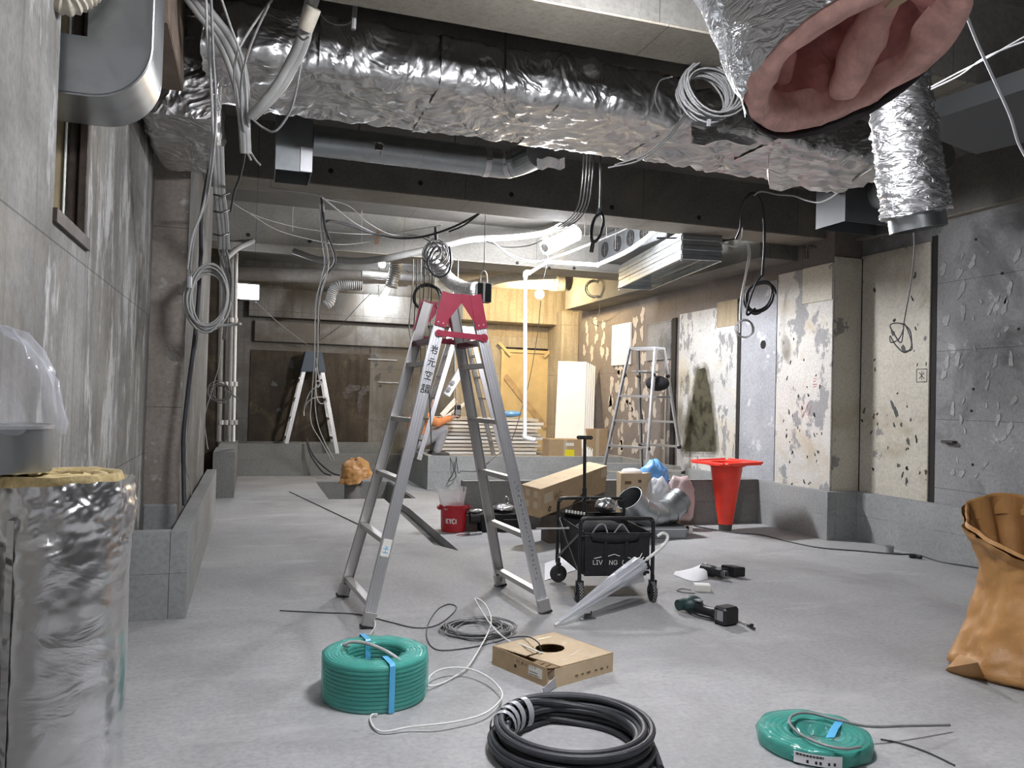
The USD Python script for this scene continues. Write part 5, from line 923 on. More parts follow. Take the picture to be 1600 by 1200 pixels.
kc = thing('cable_coil', 'pale cable coil hung on the edge of the left column', 'cable coil', c)
for i in range(3): part(kc, 'cable_strand', coil(c+V(.0, -.015*i, 0), V(.97, -.2, -.1), V(.10, .17, 1.68), (.108, .125, .118)[i]*1.0, .0065, 4, 30+i, .08, .012), 'pale_cable', smooth=60)
part(kc, 'loose_end', tube(wires([(316, 505, 5.4), (322, 512, 5.4), (345, 509, 5.4), (368, 507, 5.35), (376, 506, 5.3)]), .009, 8, 5), 'pale_cable'); part(kc, 'tie_strap', tube(wires([(296, 432, 5.4), (296, 450, 5.4)]), .016, 8), 'tape_grey')
cab('thick black cable running down the column into the curb trough', [(330, 250, 5.55), (316, 330, 5.6), (314, 400, 5.62), (309, 480, 5.62), (303, 540, 5.6), (294, 610, 5.6), (287, 680, 5.58), (287, 740, 5.55), (288, 790, 5.5)], .014, 'black_cable')
cab('thin grey wire running down the right side of the column', [(310, 520, 5.7), (300, 590, 5.7), (295, 660, 5.68), (290, 720, 5.66), (296, 750, 5.65), (300, 775, 5.6)], .003, 'grey_cable')
# pipes and wires in the dark recess behind the column
for i, (px, w_, m_) in enumerate(((345, .03, 'hose_white'), (353, .02, 'steel_dark'), (361, .028, 'hose_white'), (368, .02, 'pvc_white'))):
    a, b = at(px+2, 395, y=10.8+.2*i), at(px-3, 690, y=10.8+.2*i); t = thing('wall_pipe', ('pale pipe nearest the column in the dark recess', 'dark pipe between the pale pipes of the recess', 'pale pipe beside the floodlight in the recess', 'thin white pipe nearest the floodlight')[i], 'pipe', b)
    part(t, 'pipe', tube([a, b], w_, 10), m_)
    for y in (500, 600, 660): x = at(px, y, y=10.8+.2*i); part(t, 'clip', tube([x-V(0, 0, .03), x+V(0, 0, .03)], w_+.012, 10), 'aluminium_worn')
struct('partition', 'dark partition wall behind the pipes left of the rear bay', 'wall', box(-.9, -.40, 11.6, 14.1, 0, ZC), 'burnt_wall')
c = at(345, 612, y=10.4); kc = thing('cable_coil', 'small tangle of grey cable in the dark recess behind the column', 'cable coil', c)
part(kc, 'cable_strand', coil(c, V(.9, -.3, 0), V(0, .2, .8), .13, .007, 5, 41, .2, .03), 'grey_cable', smooth=60); part(kc, 'loose_end', tube(wires([(350, 608, 10.3), (365, 618, 10.2), (380, 632, 10.1)]), .008, 7), 'grey_cable')
cab('white wire hanging down in the dark recess', [(345, 540, 10.3), (334, 600, 10.3), (320, 650, 10.3), (323, 690, 10.3), (325, 702, 10.3)], .006, 'pale_cable', up=3.55)
# wires and cables between the beams
cab('white wire sagging between left column and cable hub, upper strand', [(360, 315, 7.0), (395, 335, 7.4), (450, 352, 7.9), (510, 362, 8.4), (580, 366, 8.8), (640, 360, 8.6), (690, 352, 8.2)], .004); cab('white wire sagging between left column and cable hub, lower strand', [(385, 330, 7.3), (430, 358, 7.7), (480, 373, 8.2), (530, 382, 8.6), (575, 378, 8.7), (602, 370, 8.6)], .004)
cab('pale cable along the underside of the deep beam at the left', [(425, 294, 6.9), (455, 299, 6.9), (480, 302, 6.9), (503, 307, 6.9)], .006, up=3.12)
cab('pale cable dropping from the beam hook towards the cable hub', [(503, 308, 6.95), (530, 330, 7.4), (560, 352, 8.0), (600, 370, 8.5), (622, 372, 8.5), (650, 368, 8.4), (674, 378, 8.3)], .008); cab('thin wire beside the pale cable from the beam hook', [(503, 310, 6.95), (545, 322, 7.4), (575, 348, 8.0), (610, 366, 8.5), (640, 366, 8.5), (672, 372, 8.3)], .005)
cab('black cable sweeping under the deep beam towards the cable hub', [(505, 350, 7.6), (515, 345, 7.6), (545, 352, 7.9), (580, 364, 8.2), (620, 372, 8.3), (660, 370, 8.2), (700, 358, 7.9), (730, 344, 7.6), (748, 334, 7.4)], .011, 'black_cable'); cab('second black cable end resting on the deep beam', [(702, 362, 7.9), (725, 352, 7.7), (748, 335, 7.4)], .009, 'black_cable')
cab('thick black cable dropping from the beam hook past the left stepladder', [(503, 310, 7.0), (505, 335, 7.2), (508, 355, 7.5), (517, 380, 8.0), (523, 398, 8.5), (522, 412, 9.0), (508, 432, 9.6), (500, 455, 10.5), (498, 520, 11.6), (496, 560, 12.2), (498, 600, 12.8)], .014, 'black_cable')
for dx, m_ in ((-3, 'pale_cable'), (2, 'pale_cable')):
    cab(('left' if dx < 0 else 'right')+' of two pale cables hanging in front of the left stepladder', [(503+dx, 320, 7.0), (506+dx, 370, 7.8), (511+dx, 410, 8.6), (505+dx, 440, 9.6), (496+dx, 480, 10.6), (494+dx, 560, 11.6), (490+dx, 620, 12.2), (492+dx*2, 660, 12.4), (505+dx, 690, 12.6), (521+dx, 720, 12.8)], .009, m_, group='pale cables before the left stepladder')
cab('pale cable looping between the legs of the left stepladder', [(494, 560, 12.0), (498, 590, 12.2), (500, 600, 12.2), (496, 605, 12.2), (494, 596, 12.2), (502, 598, 12.2), (485, 612, 12.3), (476, 635, 12.4), (475, 650, 12.4)], .009); cab('second pale loop between the legs of the left stepladder', [(493, 575, 12.0), (494, 615, 12.2), (500, 630, 12.2), (510, 628, 12.2), (508, 621, 12.2), (490, 622, 12.2), (478, 632, 12.3), (474, 645, 12.4)], .009)
cab('thin wire strung from the floodlight to the left stepladder', [(400, 472, 12.6), (430, 500, 13.0), (460, 524, 13.5), (482, 540, 13.9)], .006, 'grey_cable'); cab('dark wire strung from the rear ceiling to the left stepladder', [(580, 458, 13.2), (560, 478, 13.4), (530, 510, 13.6), (500, 532, 13.8)], .006, 'dark_cable')
for s in (0, 1): cab(('left', 'right')[s]+' dark rubber cable draped over the far curb', [(479, 685, 13.3), (483+3*s, 705, 13.2), (492+6*s, 722, 13.1), (505+12*s, 738, 12.95), (517+14*s, 743, 12.85)], .012, 'black_cable', group='rubber cables over the far curb')
# the hub of cables right of the front ladder head
c = at(684, 395, y=8.3); hub = thing('cable_coil', 'tangled hub of grey cables hanging above the front ladder', 'cable coil', c)
for i in range(5): part(hub, 'cable_strand', coil(c+V(.03*(i-2), .02*i, -.02*i), V(.8, -.2, 0), V(.1, .1, 1), (.10, .14, .12, .16, .13)[i], .007, 3, 50+i, .16, .03), 'grey_cable', smooth=60)
part(hub, 'tie_strap', tube(wires([(681, 355, 8.3), (682, 375, 8.3)]), .02, 8), 'steel_dark')
cab('black cable loop beside the cable hub', [(682, 384, 8.2), (674, 395, 8.2), (668, 412, 8.2), (678, 430, 8.2), (692, 432, 8.2), (703, 420, 8.2), (704, 395, 8.2), (702, 385, 8.2)], .010, 'black_cable')
for i, (x0, x1, yb) in enumerate(((646, 641, 530), (652, 648, 560), (658, 655, 520), (664, 660, 640), (672, 668, 600), (676, 673, 700), (716, 712, 640))):
    cab(ORD[i]+' cable from the left in the curtain beside the ladder head', [(x0, 405, 8.9), (x0-1, 440, 9.0), (x1, 490, 9.1), (x1-2, (490+yb)/2, 9.2), (x1+1, yb, 9.3)], .007, ('grey_cable', 'dark_cable')[i % 2], group='curtain of dark cables')
c = at(668, 465, y=9.0); kc = thing('cable_coil', 'black cable coil hanging before the bright rear wall', 'cable coil', c); part(kc, 'cable_strand', coil(c, V(1, -.1, 0), V(0, .1, 1), .155, .009, 5, 61, .07, .02), 'black_cable', smooth=60); part(kc, 'hanging_end', tube(wires([(663, 438, 9.0), (662, 410, 9.0)]), .009, 7), 'black_cable')
# cables at the capsule lamp
for i, (x, m_) in enumerate(((912, 'grey_cable'), (917, 'pale_cable'), (922, 'grey_cable'), (927, 'dark_cable'))):
    cab(ORD[i]+' cable from the left dropping from the foil duct to the lamp', [(x, 245, 5.3), (x-3, 290, 6.0), (x-8, 320, 6.4), (x-22, 342, 6.7), (x-40, 354, 6.9)], .006, m_, group='cables to the capsule lamp', up=3.55)
cab('black power cable hanging from the foil duct', [(938, 248, 5.4), (938, 290, 6.0), (937, 330, 6.5)], .009, 'black_cable', up=3.55)
c = at(933, 355, y=6.5); kc = thing('cable_coil', 'narrow black cable hank hanging right of the capsule lamp', 'cable coil', c); part(kc, 'cable_strand', coil(c, V(.35, -.1, 0), V(.2, 0, .95), .135, .010, 4, 71, .06, .02), 'black_cable', smooth=60); part(kc, 'tie_strap', tube(wires([(937, 322, 6.5), (934, 336, 6.5)]), .022, 8), 'tape_grey'); part(kc, 'plug', tube(wires([(927, 376, 6.5), (924, 394, 6.5)]), .018, 8), 'tool_black')
for s in (0, 1): cab(('upper', 'lower')[s]+' white cable sagging below the capsule lamp', [(770, 378, 7.9), (800, 398+4*s, 8.1), (835, 408+s*2, 8.2), (870, 402-2*s, 8.1), (905, 390-3*s, 8.0), (960, 366, 8.0), (990, 352, 8.0)], .006, 'white_cable', group='white cables below the lamp')
cab('dark cable sagging behind the capsule lamp', [(760, 377, 8.0), (790, 386, 8.1), (825, 384, 8.1), (850, 375, 7.9)], .006, 'dark_cable')
# right side cables
cab('thick black cable looping over the right end of the deep beam', [(1150, 373, 6.7), (1157, 355, 6.6), (1158, 330, 6.5), (1165, 310, 6.4), (1178, 302, 6.4), (1190, 318, 6.4), (1194, 350, 6.45), (1194, 390, 6.5), (1191, 432, 6.55)], .013, 'black_cable')
c = at(1187, 462, y=6.6); kc = thing('cable_coil', 'black cable coil hanging before the grey plaster strip', 'cable coil', c); part(kc, 'cable_strand', coil(c, V(.75, -.4, .1), V(.2, 0, .98), .15, .012, 3, 81, .10, .02), 'black_cable', smooth=60); part(kc, 'hanging_end', tube(wires([(1191, 430, 6.55), (1180, 445, 6.55), (1168, 480, 6.6), (1168, 492, 6.6), (1180, 482, 6.6)]), .011, 8), 'black_cable')
cab('pale cable slung from the deep beam to the silver hose', [(1178, 305, 6.4), (1190, 299, 6.3), (1215, 304, 6.1), (1240, 306, 5.9), (1260, 313, 5.7), (1280, 316, 5.5), (1300, 308, 5.2), (1330, 285, 4.8), (1365, 262, 4.3)], .008)
cab('black cable along the top of the metal collar', [(1025, 372, 7.4), (1060, 372, 7.4), (1100, 374, 7.3), (1130, 376, 7.2), (1150, 373, 7.0)], .009, 'black_cable'); cab('white wire drooping right of the metal collar', [(1118, 377, 7.2), (1135, 382, 7.1), (1150, 385, 7.0), (1158, 372, 6.9), (1160, 355, 6.8)], .007, 'white_cable')
for s in (0, 1): cab(('left', 'right')[s]+' white cable running down the wall beside the black coil', [(1168+2*s, 380, 7.4), (1169+3*s, 400, 7.4), (1164+2*s, 430, 7.5), (1157+2*s, 470, 7.6), (1155+s, 520, 7.62)], .007, 'white_cable', group='white cables down the plaster strip')
c = at(1163, 514, y=7.55); solo('cable_coil', 'thin grey wire ring hanging at the plaster strip', 'cable coil', coil(c, V(.8, -.5, 0), V(0, 0, 1), .095, .005, 4, 91, .08, .012), 'grey_cable', smooth=60)
c = at(928, 452, y=11.5); kc = thing('cable_coil', 'grey cable rings hanging over the orange rear corner', 'cable coil', c); part(kc, 'cable_strand', coil(c, V(.9, -.3, 0), V(0, 0, 1), .13, .006, 5, 95, .10, .02), 'grey_cable', smooth=60); part(kc, 'hanging_end', tube(wires([(937, 462, 11.6), (936, 490, 12), (930, 500, 12.4), (922, 496, 12.5), (926, 506, 12.5), (940, 510, 12.5)]), .006, 7), 'grey_cable')
cab('thin dark wire crossing the yellow door', [(845, 470, 11.0), (840, 520, 10.9), (828, 590, 10.6), (815, 640, 10.4), (798, 690, 10.1), (776, 712, 9.8), (760, 724, 9.5)], .005, 'dark_cable'); cab('thin dark wires draped over the long grey curb', [(702, 712, 11.31), (708, 728, 11.2), (712, 745, 11.2), (700, 752, 11.2), (710, 735, 11.2), (713, 714, 11.2)], .006, 'dark_cable'); cab('thin dark wire hanging from the long grey curb', [(713, 714, 11.2), (716, 738, 11.2), (722, 736, 11.1), (745, 736, 10.8), (765, 722, 10.4)], .005, 'dark_cable')
for px, y_ in ((1040, 75), (455, 20), (555, 20)): pass
solo('cable_stub', 'grey cable stub hanging from the ceiling at top centre', 'cable', tube(wires([(556, -10, 3.8), (554, 20, 3.8), (552, 46, 3.8)]), .012, 8), 'grey_cable')
cab('thin wires sagging under the slab at top left', [(495, 15, 4.0), (515, 35, 4.0), (540, 38, 4.0), (552, 30, 4.0)], .004, 'grey_cable')
for i, (px, y0) in enumerate(((1258, 398), (1262, 396), (1266, 394))):
    cab(('leftmost', 'middle', 'rightmost')[i]+' short black wire end sprouting from the column head', [(px, 404, 7.14-.03*i), (px-1+i, 392, 7.08), (px-3+4*i, 385, 7.03), (px+8*i, 386-2*i, 7.0), (px+14*i, 388, 6.98)], .006, 'dark_cable', group='wire ends at the column head')
solo('ceiling_wire', 'straight tie wire hanging from the second beam', 'wire', tube(wires([(458, 322, 9.7), (457, 362, 9.7)]), .003, 5), 'pale_cable'); solo('ceiling_wire', 'straight tie wire hanging left of the cable hub', 'wire', tube(wires([(565, 327, 9.7), (565, 380, 9.7)]), .003, 5), 'pale_cable')
# ================================================================ FOIL ROLL, ORANGE BAG
o = V(-.452, 2.24, 0); NN = 180; a = np.arange(NN)*2*np.pi/NN
rl = thing('insulation_roll', 'tall roll of foil-faced insulation standing at the left edge', 'insulation roll', o)
H_ = 1.083; hs = np.r_[np.linspace(0, .78, 60), np.linspace(.79, H_, 60)]
R_ = [np.stack([o[0]+.172*np.cos(a), o[1]+.172*np.sin(a), np.full(NN, h)], 1) for h in hs]
m_ = crumple(loft(R_, caps=False), .0035, 5, 51, True, (1, 1, 1.2)); v = np.array(m_.vertices); k = np.clip((v[:, 2]-.85)/.2, 0, 1)
n_ = (v-V(o[0], o[1], 0))*V(1, 1, 0); n_ /= np.linalg.norm(n_, axis=1, keepdims=True); w_ = (meshkit.fbm(v*V(14, 14, 9), 4, 7)-.5)*.05; v += n_*(k*w_)[:, None]; rg_ = 1-np.abs(2*meshkit.fbm(v*V(11, 11, 17)+5, 3, 17)-1)*3; v += n_*((.05+.95*k)*.006*rg_)[:, None]; v[:, 2] += k*k*(meshkit.fbm(v*V(9, 9, 0)+3, 3, 8)-.5)*.035; m_.vertices = v
part(rl, 'foil_facing', m_, 'foil_roll')
sp_ = []
for i in range(4): sp_.append(lathe([(.152-.034*i, 1.03), (.152-.034*i, 1.078+.006*(i % 2)), (.147-.034*i, 1.092-.004*i), (.130-.034*i, 1.090), (.123-.034*i, 1.075), (.123-.034*i, 1.03)], o, 40))
for m2 in sp_: part(rl, 'wool_layer', crumple(m2, .007, 16, 61, False), 'brown_wool', 'brown glass wool edge', smooth=60)
part(rl, 'facing_seam', sheet([[V(o[0]-.06, o[1]-.168, z), V(o[0]-.045, o[1]-.173, z)] for z in np.linspace(.02, 1.0, 9)], .002), 'foil_matte')
c = V(-.555, 2.2, 1.10); t = thing('metal_tin', 'short grey metal tin standing on the foil roll', 'tin', c)
part(t, 'body', lathe([(0, 0), (.098, 0), (.10, .004), (.10, .108), (.094, .112), (0, .11)], c, 40), 'galvanised'); part(t, 'rim', lathe([(.098, .104), (.103, .104), (.103, .112), (.096, .114), (.096, .104)], c, 40), 'aluminium')
a = np.arange(72)*2*np.pi/72; P_ = []
for h, r, sx in ((1.205, .10, 0), (1.23, .112, 0), (1.28, .105, -.005), (1.33, .10, -.01), (1.38, .085, -.02), (1.42, .06, -.03), (1.435, .02, -.035)):
    q = r*(1+.10*np.sin(4*a+h*12)+.07*np.sin(9*a+h*21)); P_.append(np.stack([c[0]+.01+sx+q*np.cos(a), c[1]-.02+q*np.sin(a), h+.012*np.sin(5*a+h*9)], 1))
solo('plastic_bag', 'clear plastic bag crumpled on top of the metal tin', 'plastic bag', crumple(loft(P_, caps=False), .010, 16, 71), 'film_clear', smooth=60)

bc_ = V(3.80, 3.02, 0); n = 96; a = np.arange(n)*2*np.pi/n; rt = unit(V(AX[0][0], AX[0][1], 0)); fw = unit(V(AX[2][0], AX[2][1], 0))
ob = thing('sack', 'orange woven plastic sack standing open at the right edge', 'sack', bc_)
def ringb(z, rx, ry, cx, cy, k, am, tilt=0.0):
    q = 1+am*np.sin(5*a+k)+am*.7*np.sin(9*a+1.7*k)+am*.5*np.sin(14*a+.6*k)
    x, y = cx+rx*q*np.cos(a), cy+ry*q*np.sin(a); return bc_+x[:, None]*rt+y[:, None]*fw+np.stack([0*a, 0*a, np.maximum(.004, z+tilt*np.sin(a)+.012*np.sin(3*a+k)*(z > .3))], 1)
prof = [(.004, .30, .26, .0, .0, 1, .02), (.03, .365, .30, -.01, 0, 1.1, .03), (.09, .335, .29, -.005, 0, 1.4, .04), (.18, .315, .28, .01, 0, 1.8, .045), (.30, .295, .27, .02, 0, 2.3, .045), (.42, .275, .26, .03, 0, 2.7, .04), (.52, .275, .26, .02, 0, 3.0, .035)]
R_ = [ringb(*p, tilt=.0) for p in prof]+[ringb(.60, .29, .265, .01, 0, 3.2, .03, .06), ringb(.68, .31, .27, -.02, 0, 3.4, .03, .10), ringb(.72, .318, .275, -.03, 0, 3.5, .03, .13)]
rr = np.array(R_); M_ = 5; fine = np.concatenate([[rr[i]+(rr[i+1]-rr[i])*t for t in np.linspace(0, 1, M_, endpoint=False)] for i in range(len(rr)-1)]+[[rr[-1]]])
part(ob, 'outside', crumple(crumple(loft(fine, caps=False), .018, 4.5, 81, True, (1, 1, .6)), .006, 12, 84, True), 'tarp_orange', smooth=70)
part(ob, 'rim_fold', crumple(loft([ringb(.715, .317, .274, -.03, 0, 3.5, .03, .13), ringb(.735, .312, .27, -.03, 0, 3.5, .03, .132), ringb(.73, .300, .262, -.03, 0, 3.5, .03, .13), ringb(.66, .285, .25, -.02, 0, 3.5, .04, .10)], caps=False), .004, 9, 82), 'tarp_orange', smooth=70)
part(ob, 'inside', crumple(loft([ringb(.725, .302, .262, -.03, 0, 3.5, .03, .13), ringb(.62, .285, .25, 0, 0, 3.3, .06, .08), ringb(.50, .26, .23, .02, 0, 3, .07, .03), ringb(.38, .22, .2, .02, 0, 2, .08), ringb(.36, .02, .02, .02, 0, 2, .02)], caps=False), .012, 7, 83), 'tarp_inside', smooth=70)
part(ob, 'corner_ear', crumple(hull([at(1477, 1047, z=.004), at(1482, 1043, z=.03), at(1500, 1022, z=.11), at(1528, 1035, z=.12), at(1540, 1063, z=.004), at(1505, 1056, z=.004)]).subdivide().subdivide(), .004, 14, 3), 'tarp_orange', smooth=60)
# orange sack over the stub in the pit
c = V(1.36, 11.0, 0); t = thing('pipe_stub', 'grey pipe stub standing in the floor pit', 'pipe', c+V(0, 0, -.45)); part(t, 'pipe', tube([c+V(0, 0, -.545), c+V(0, 0, .30)], .115, 24), 'pipe_end'); part(t, 'socket', tube([c+V(0, 0, .14), c+V(0, 0, .30)], .125, 24), 'pipe_end')
a = np.arange(64)*2*np.pi/64; R_ = []
for z, r in ((.0, .205), (.03, .195), (.08, .185), (.14, .175), (.19, .155), (.23, .115), (.255, .07), (.27, .02)):
    q = r*(.86+.30*meshkit.fbm(np.stack([3.2*np.cos(a), 3.2*np.sin(a), 0*a+z*5], 1), 3, 77)); R_.append(np.stack([c[0]+.03+q*np.cos(a), c[1]+q*np.sin(a), z+.19+.05*np.sin(a+1)*(z < .1)+.05*(meshkit.noise(np.stack([2*np.cos(a), 2*np.sin(a), 0*a], 1)+9)-.5)], 1))
rr = np.array(R_); fine = np.concatenate([[rr[i]+(rr[i+1]-rr[i])*t_ for t_ in np.linspace(0, 1, 4, endpoint=False)] for i in range(len(rr)-1)]+[[rr[-1]]])
sk = thing('sack', 'orange plastic sack tied over the pipe stub in the pit', 'sack', c)
part(sk, 'cover', crumple(loft(fine, caps=False), .022, 9, 90), 'tarp_orange', smooth=45); part(sk, 'gathered_top', crumple(sheet([[c+V(-.05+.035*i, .02*math.sin(i*2.1), .41+.03*j+.01*math.sin(i*1.7)*j) for j in range(3)] for i in range(5)], .006), .012, 14, 91), 'tarp_orange', smooth=45)
pt = thing('pit_frame', 'ledge and lining of the sunk floor pit, the lining painted dark as shade', 'pit lining', (1.5, 10.6, -.545)); part(pt, 'ledge', box(.99, 2.09, 10.36, 10.8, -.545, -.45, .01), 'curb_render'); part(pt, 'channel_shade', prism([(1.603, 7.05), (1.75, 6.73), (1.826, 9.4), (1.796, 10.34), (1.684, 10.34), (1.664, 9.4)], (0, 0, -.215), (1, 0, 0), (0, 1, 0), .14), 'dirt_and_shade'); part(pt, 'pit_shade', box(.985, 2.095, 12.53, 12.548, -.545, -.012), 'curb_render_dark'); part(pt, 'pit_shade', box(2.08, 2.098, 10.36, 12.52, -.545, -.012), 'curb_render_dark')  # pit lining and channel bed coloured dark to stand in for shade

# ================================================================ HEAP IN FRONT OF THE DARK CURB
A, B_, C_ = at(845, 765, y=6.75), at(949, 728, y=7.42), at(857, 804, y=6.88); e1 = unit(B_-A); dn = C_-A; dn -= e1*(dn@e1); hD = np.linalg.norm(dn); e2 = dn/hD; e3 = np.cross(e1, e2); e3 = e3 if e3[1] > 0 else -e3; Lb = np.linalg.norm(B_-A); w3 = .22
t = thing('cardboard_box', 'long brown cardboard box tilted up behind the cart', 'cardboard box', C_*V(1, 1, 0))
Fb = np.array([e1, e2, e3]); ctr = A+e1*Lb/2+e2*hD/2+e3*w3/2
part(t, 'carton', obox(ctr, (Lb/2, hD/2, w3/2), Fb, .004), 'cardboard'); part(t, 'top_flap', obox(ctr-e2*(hD/2+.001), (Lb/2-.003, .0015, w3/2-.003), Fb), 'cardboard_pale'); 
part(t, 'packing_tape', obox(A+e1*.13+e2*.10-e3*.002, (.07, .045, .001), Fb), 'tape_clear'); part(t, 'packing_tape', obox(A+e1*(Lb-.07)+e2*.06-e3*.002, (.05, .045, .001), Fb), 'tape_clear')
for i in range(2):
    for j in range(2): part(t, 'packing_label', obox(A-e1*.002+e2*(.055+.10*i)+e3*(.05+.09*j), (.001, .03, .022), Fb), 'tape_clear')
part(t, 'print', strokes([[(.1, .5), (.9, .5)], [(.5, 1), (.5, 0)], [(.15, .9), (.3, .1)], [(.7, .9), (.85, .1)]], A+e1*.22+e2*.16-e3*.0015, e1, -e2, .1, .0008, .08), 'print_brown'); part(t, 'print', strokes([[(0, 0), (1, 0)], [(0, .5), (1, .5)], [(.2, 1), (.2, -.4)]], A+e1*.30+e2*.13-e3*.0015, e1, -e2, .08, .0008, .07), 'print_brown'); part(t, 'print', strokes([[(1, .2), (.5, 0), (.1, .4), (.5, .9), (1, .7), (.7, .4)]], A+e1*.13+e2*(hD-.03)-e3*.0015, e1, -e2, .2, .0008, .05), 'print_black')
part(t, 'dark_opening', prism([(0, 0), (.26, .005), (.24, .09)], A+e1*(Lb*.45)+e2*(hD*.97)-e3*.002, e1, -e2, .001), 'cardboard_dark')
tm = thing('timber_block', 'dark timber block carrying the tilted cardboard box', 'timber', (2.75, 7.0, 0)); zb = max(.03, (C_[2]-.01)); part(tm, 'block', obox(V(C_[0]+.16, C_[1]+.14, zb/2), (.14, .10, zb/2), b=.004), 'window_brown'); part(tm, 'block', obox(V(B_[0]-.18, B_[1]+.12, .15), (.10, .10, .15), b=.004), 'window_brown')
a_, b_ = at(938, 842, z=0), at(1072, 842, z=0); d_ = unit(b_-a_); nn = V(-d_[1], d_[0], 0)
t = thing('metal_tray', 'long shallow galvanised tray on the floor behind the cart', 'tray', (a_+b_)/2); Ft = np.array([d_, nn, V(0, 0, 1)]); mid = (a_+b_)/2+nn*.11; Lh = np.linalg.norm(b_-a_)/2
part(t, 'tray_body', obox(mid+V(0, 0, .06), (Lh, .11, .06), Ft, .004), 'galvanised_dull'); part(t, 'top_edge', obox(mid-nn*.112+V(0, 0, .095), (Lh+.01, .003, .006), Ft), 'aluminium'); part(t, 'dark_lid', obox(mid+V(0, 0, .122), (Lh*.96, .10, .003), Ft), 'black_rubber')
c = at(1078, 823, z=.07); t = thing('white_cap', 'small white plastic end cap beside the tray', 'cap', c*V(1, 1, 0)); part(t, 'cap', obox(c*V(1, 1, 0)+V(.0, .0, .04), (.022, .022, .04), b=.005), 'pvc_white'); part(t, 'plug', cyl(c*V(1, 1, 0)+V(-.04, 0, .06), c*V(1, 1, 0)+V(-.02, 0, .06), .018, 12), 'tool_black')
ep = [at(983, 783, y=6.98), at(996, 800, y=7.02), at(1013, 809, y=7.08), at(1030, 810, y=7.12), at(1044, 803, y=7.16), at(1057, 790, y=7.2)]; ep = [p+V(0, 0, .03) for p in ep]
P_ = crom(ep, 1); t = thing('duct_elbow', 'galvanised segmented duct elbow lying on the tray', 'duct elbow', ep[2]*V(1, 1, 0)+V(0, 0, .125))
R_ = rings(P_, lambda i, tt: circ(36, .134)); part(t, 'segments', loft(R_, caps=False), 'galvanised', smooth=12); part(t, 'inner_wall', loft(rings(P_, lambda i, tt: circ(36, .130))[::-1], caps=False), 'galvanised_dull', smooth=30)
for i in range(len(P_)):
    d_ = P_[min(i+1, 5)]-P_[max(i-1, 0)]; d_ = unit(d_); part(t, 'seam', ringtube(P_[i]-d_*.005, P_[i]+d_*.005,    .1385, .008, 36), 'galvanised')
x = P_[-1]; d_ = unit(P_[-1]-P_[-2]); part(t, 'collar', ringtube(x, x+d_*.07, .126, .004, 36), 'galvanised')
def sack(name, label, cat_, c, rx, ry, z0, z1, m, seed, tied=.5, amp=.014):
    a = np.arange(48)*2*np.pi/48; g = np.random.default_rng(seed); k = g.uniform(0, 6, 3); R_ = []
    for t_ in np.linspace(0, 1, 14):
        q = (1-.15*t_+.12*math.sin(t_*3.1))*(1 if t_ < .75 else 1-(t_-.75)/.25*tied)*(.92 if t_ < .05 else 1); q = q*(1+.06*np.sin(3*a+k[0]+2*t_)+.05*np.sin(5*a+k[1]-3*t_))
        R_.append(np.stack([c[0]+rx*q*np.cos(a), c[1]+ry*q*np.sin(a), z0+(z1-z0)*t_+.02*np.sin(2*a+k[2])*(t_ > .5)], 1))
    return solo(name, label, cat_, crumple(loft(R_), amp, 11, seed), m, smooth=60)
t = thing('paper_sack', 'printed pale paper sack standing at the dark curb', 'sack', (3.62, 7.45, 0))
p0, p1 = at(971, 782, y=7.40), at(1007, 737, y=7.40); part(t, 'sack_body', crumple(loft([[V(x_, y_, z_) for x_, y_ in ((p0[0], 7.42), ((p0[0]+p1[0])/2, 7.38), (p1[0], 7.40), (p1[0]+.16, 7.52), (p1[0]+.1, 7.62), (p0[0]+.05, 7.62))] for z_ in np.linspace(.002, p1[2]-.02, 12)]), .006, 9, 3), 'cardboard_pale')
for i, (u_, z_, w_) in enumerate(((.02, .80, .07), (.02, .68, .05), (.02, .6, .06), (.17, .82, .035), (.17, .70, .03))): part(t, 'print', box(p0[0]+u_, p0[0]+u_+w_, 7.366, 7.372, z_*p1[2], z_*p1[2]+.03), 'print_brown')
part(t, 'plastic_liner', crumple(loft([[V((p0[0]+p1[0])/2+.03, 7.50, p1[2]-.04+z_)+V(.105*s_*math.cos(b), .10*s_*math.sin(b), 0) for b in np.arange(32)*2*np.pi/32] for z_, s_ in ((0, 1), (.03, 1.02), (.055, .8), (.065, .3))]), .008, 14, 5), 'film_milky', smooth=60)
c = at(1018, 740, y=7.62); sack('plastic_bag', 'blue plastic bag on top of the heap by the curb', 'plastic bag', V(c[0], 7.58, 0), .15, .085, .40, .70, 'plastic_blue', 4, .6, .02)
c = at(1027, 760, y=7.45); sack('plastic_bag', 'clear crinkled plastic bag below the blue bag', 'plastic bag', V(c[0], 7.44, 0), .13, .09, .13, .53, 'film_milky', 6, .6, .018)
c = at(1058, 770, y=7.5); sack('plastic_bag', 'pinkish clear plastic bag right of the duct elbow', 'plastic bag', V(c[0]+.03, 7.5, 0), .14, .10, .10, .54, 'film_pink', 8, .35, .012)
t = thing('carton', 'low pale carton holding up the plastic bags', 'box', (3.95, 7.5, 0)); part(t, 'carton', box(3.78, 4.28, 7.36, 7.70, .0, .11, .004), 'cardboard'); part(t, 'carton_lid', box(3.9, 4.12, 7.56, 7.72, .112, .40, .004), 'cardboard')
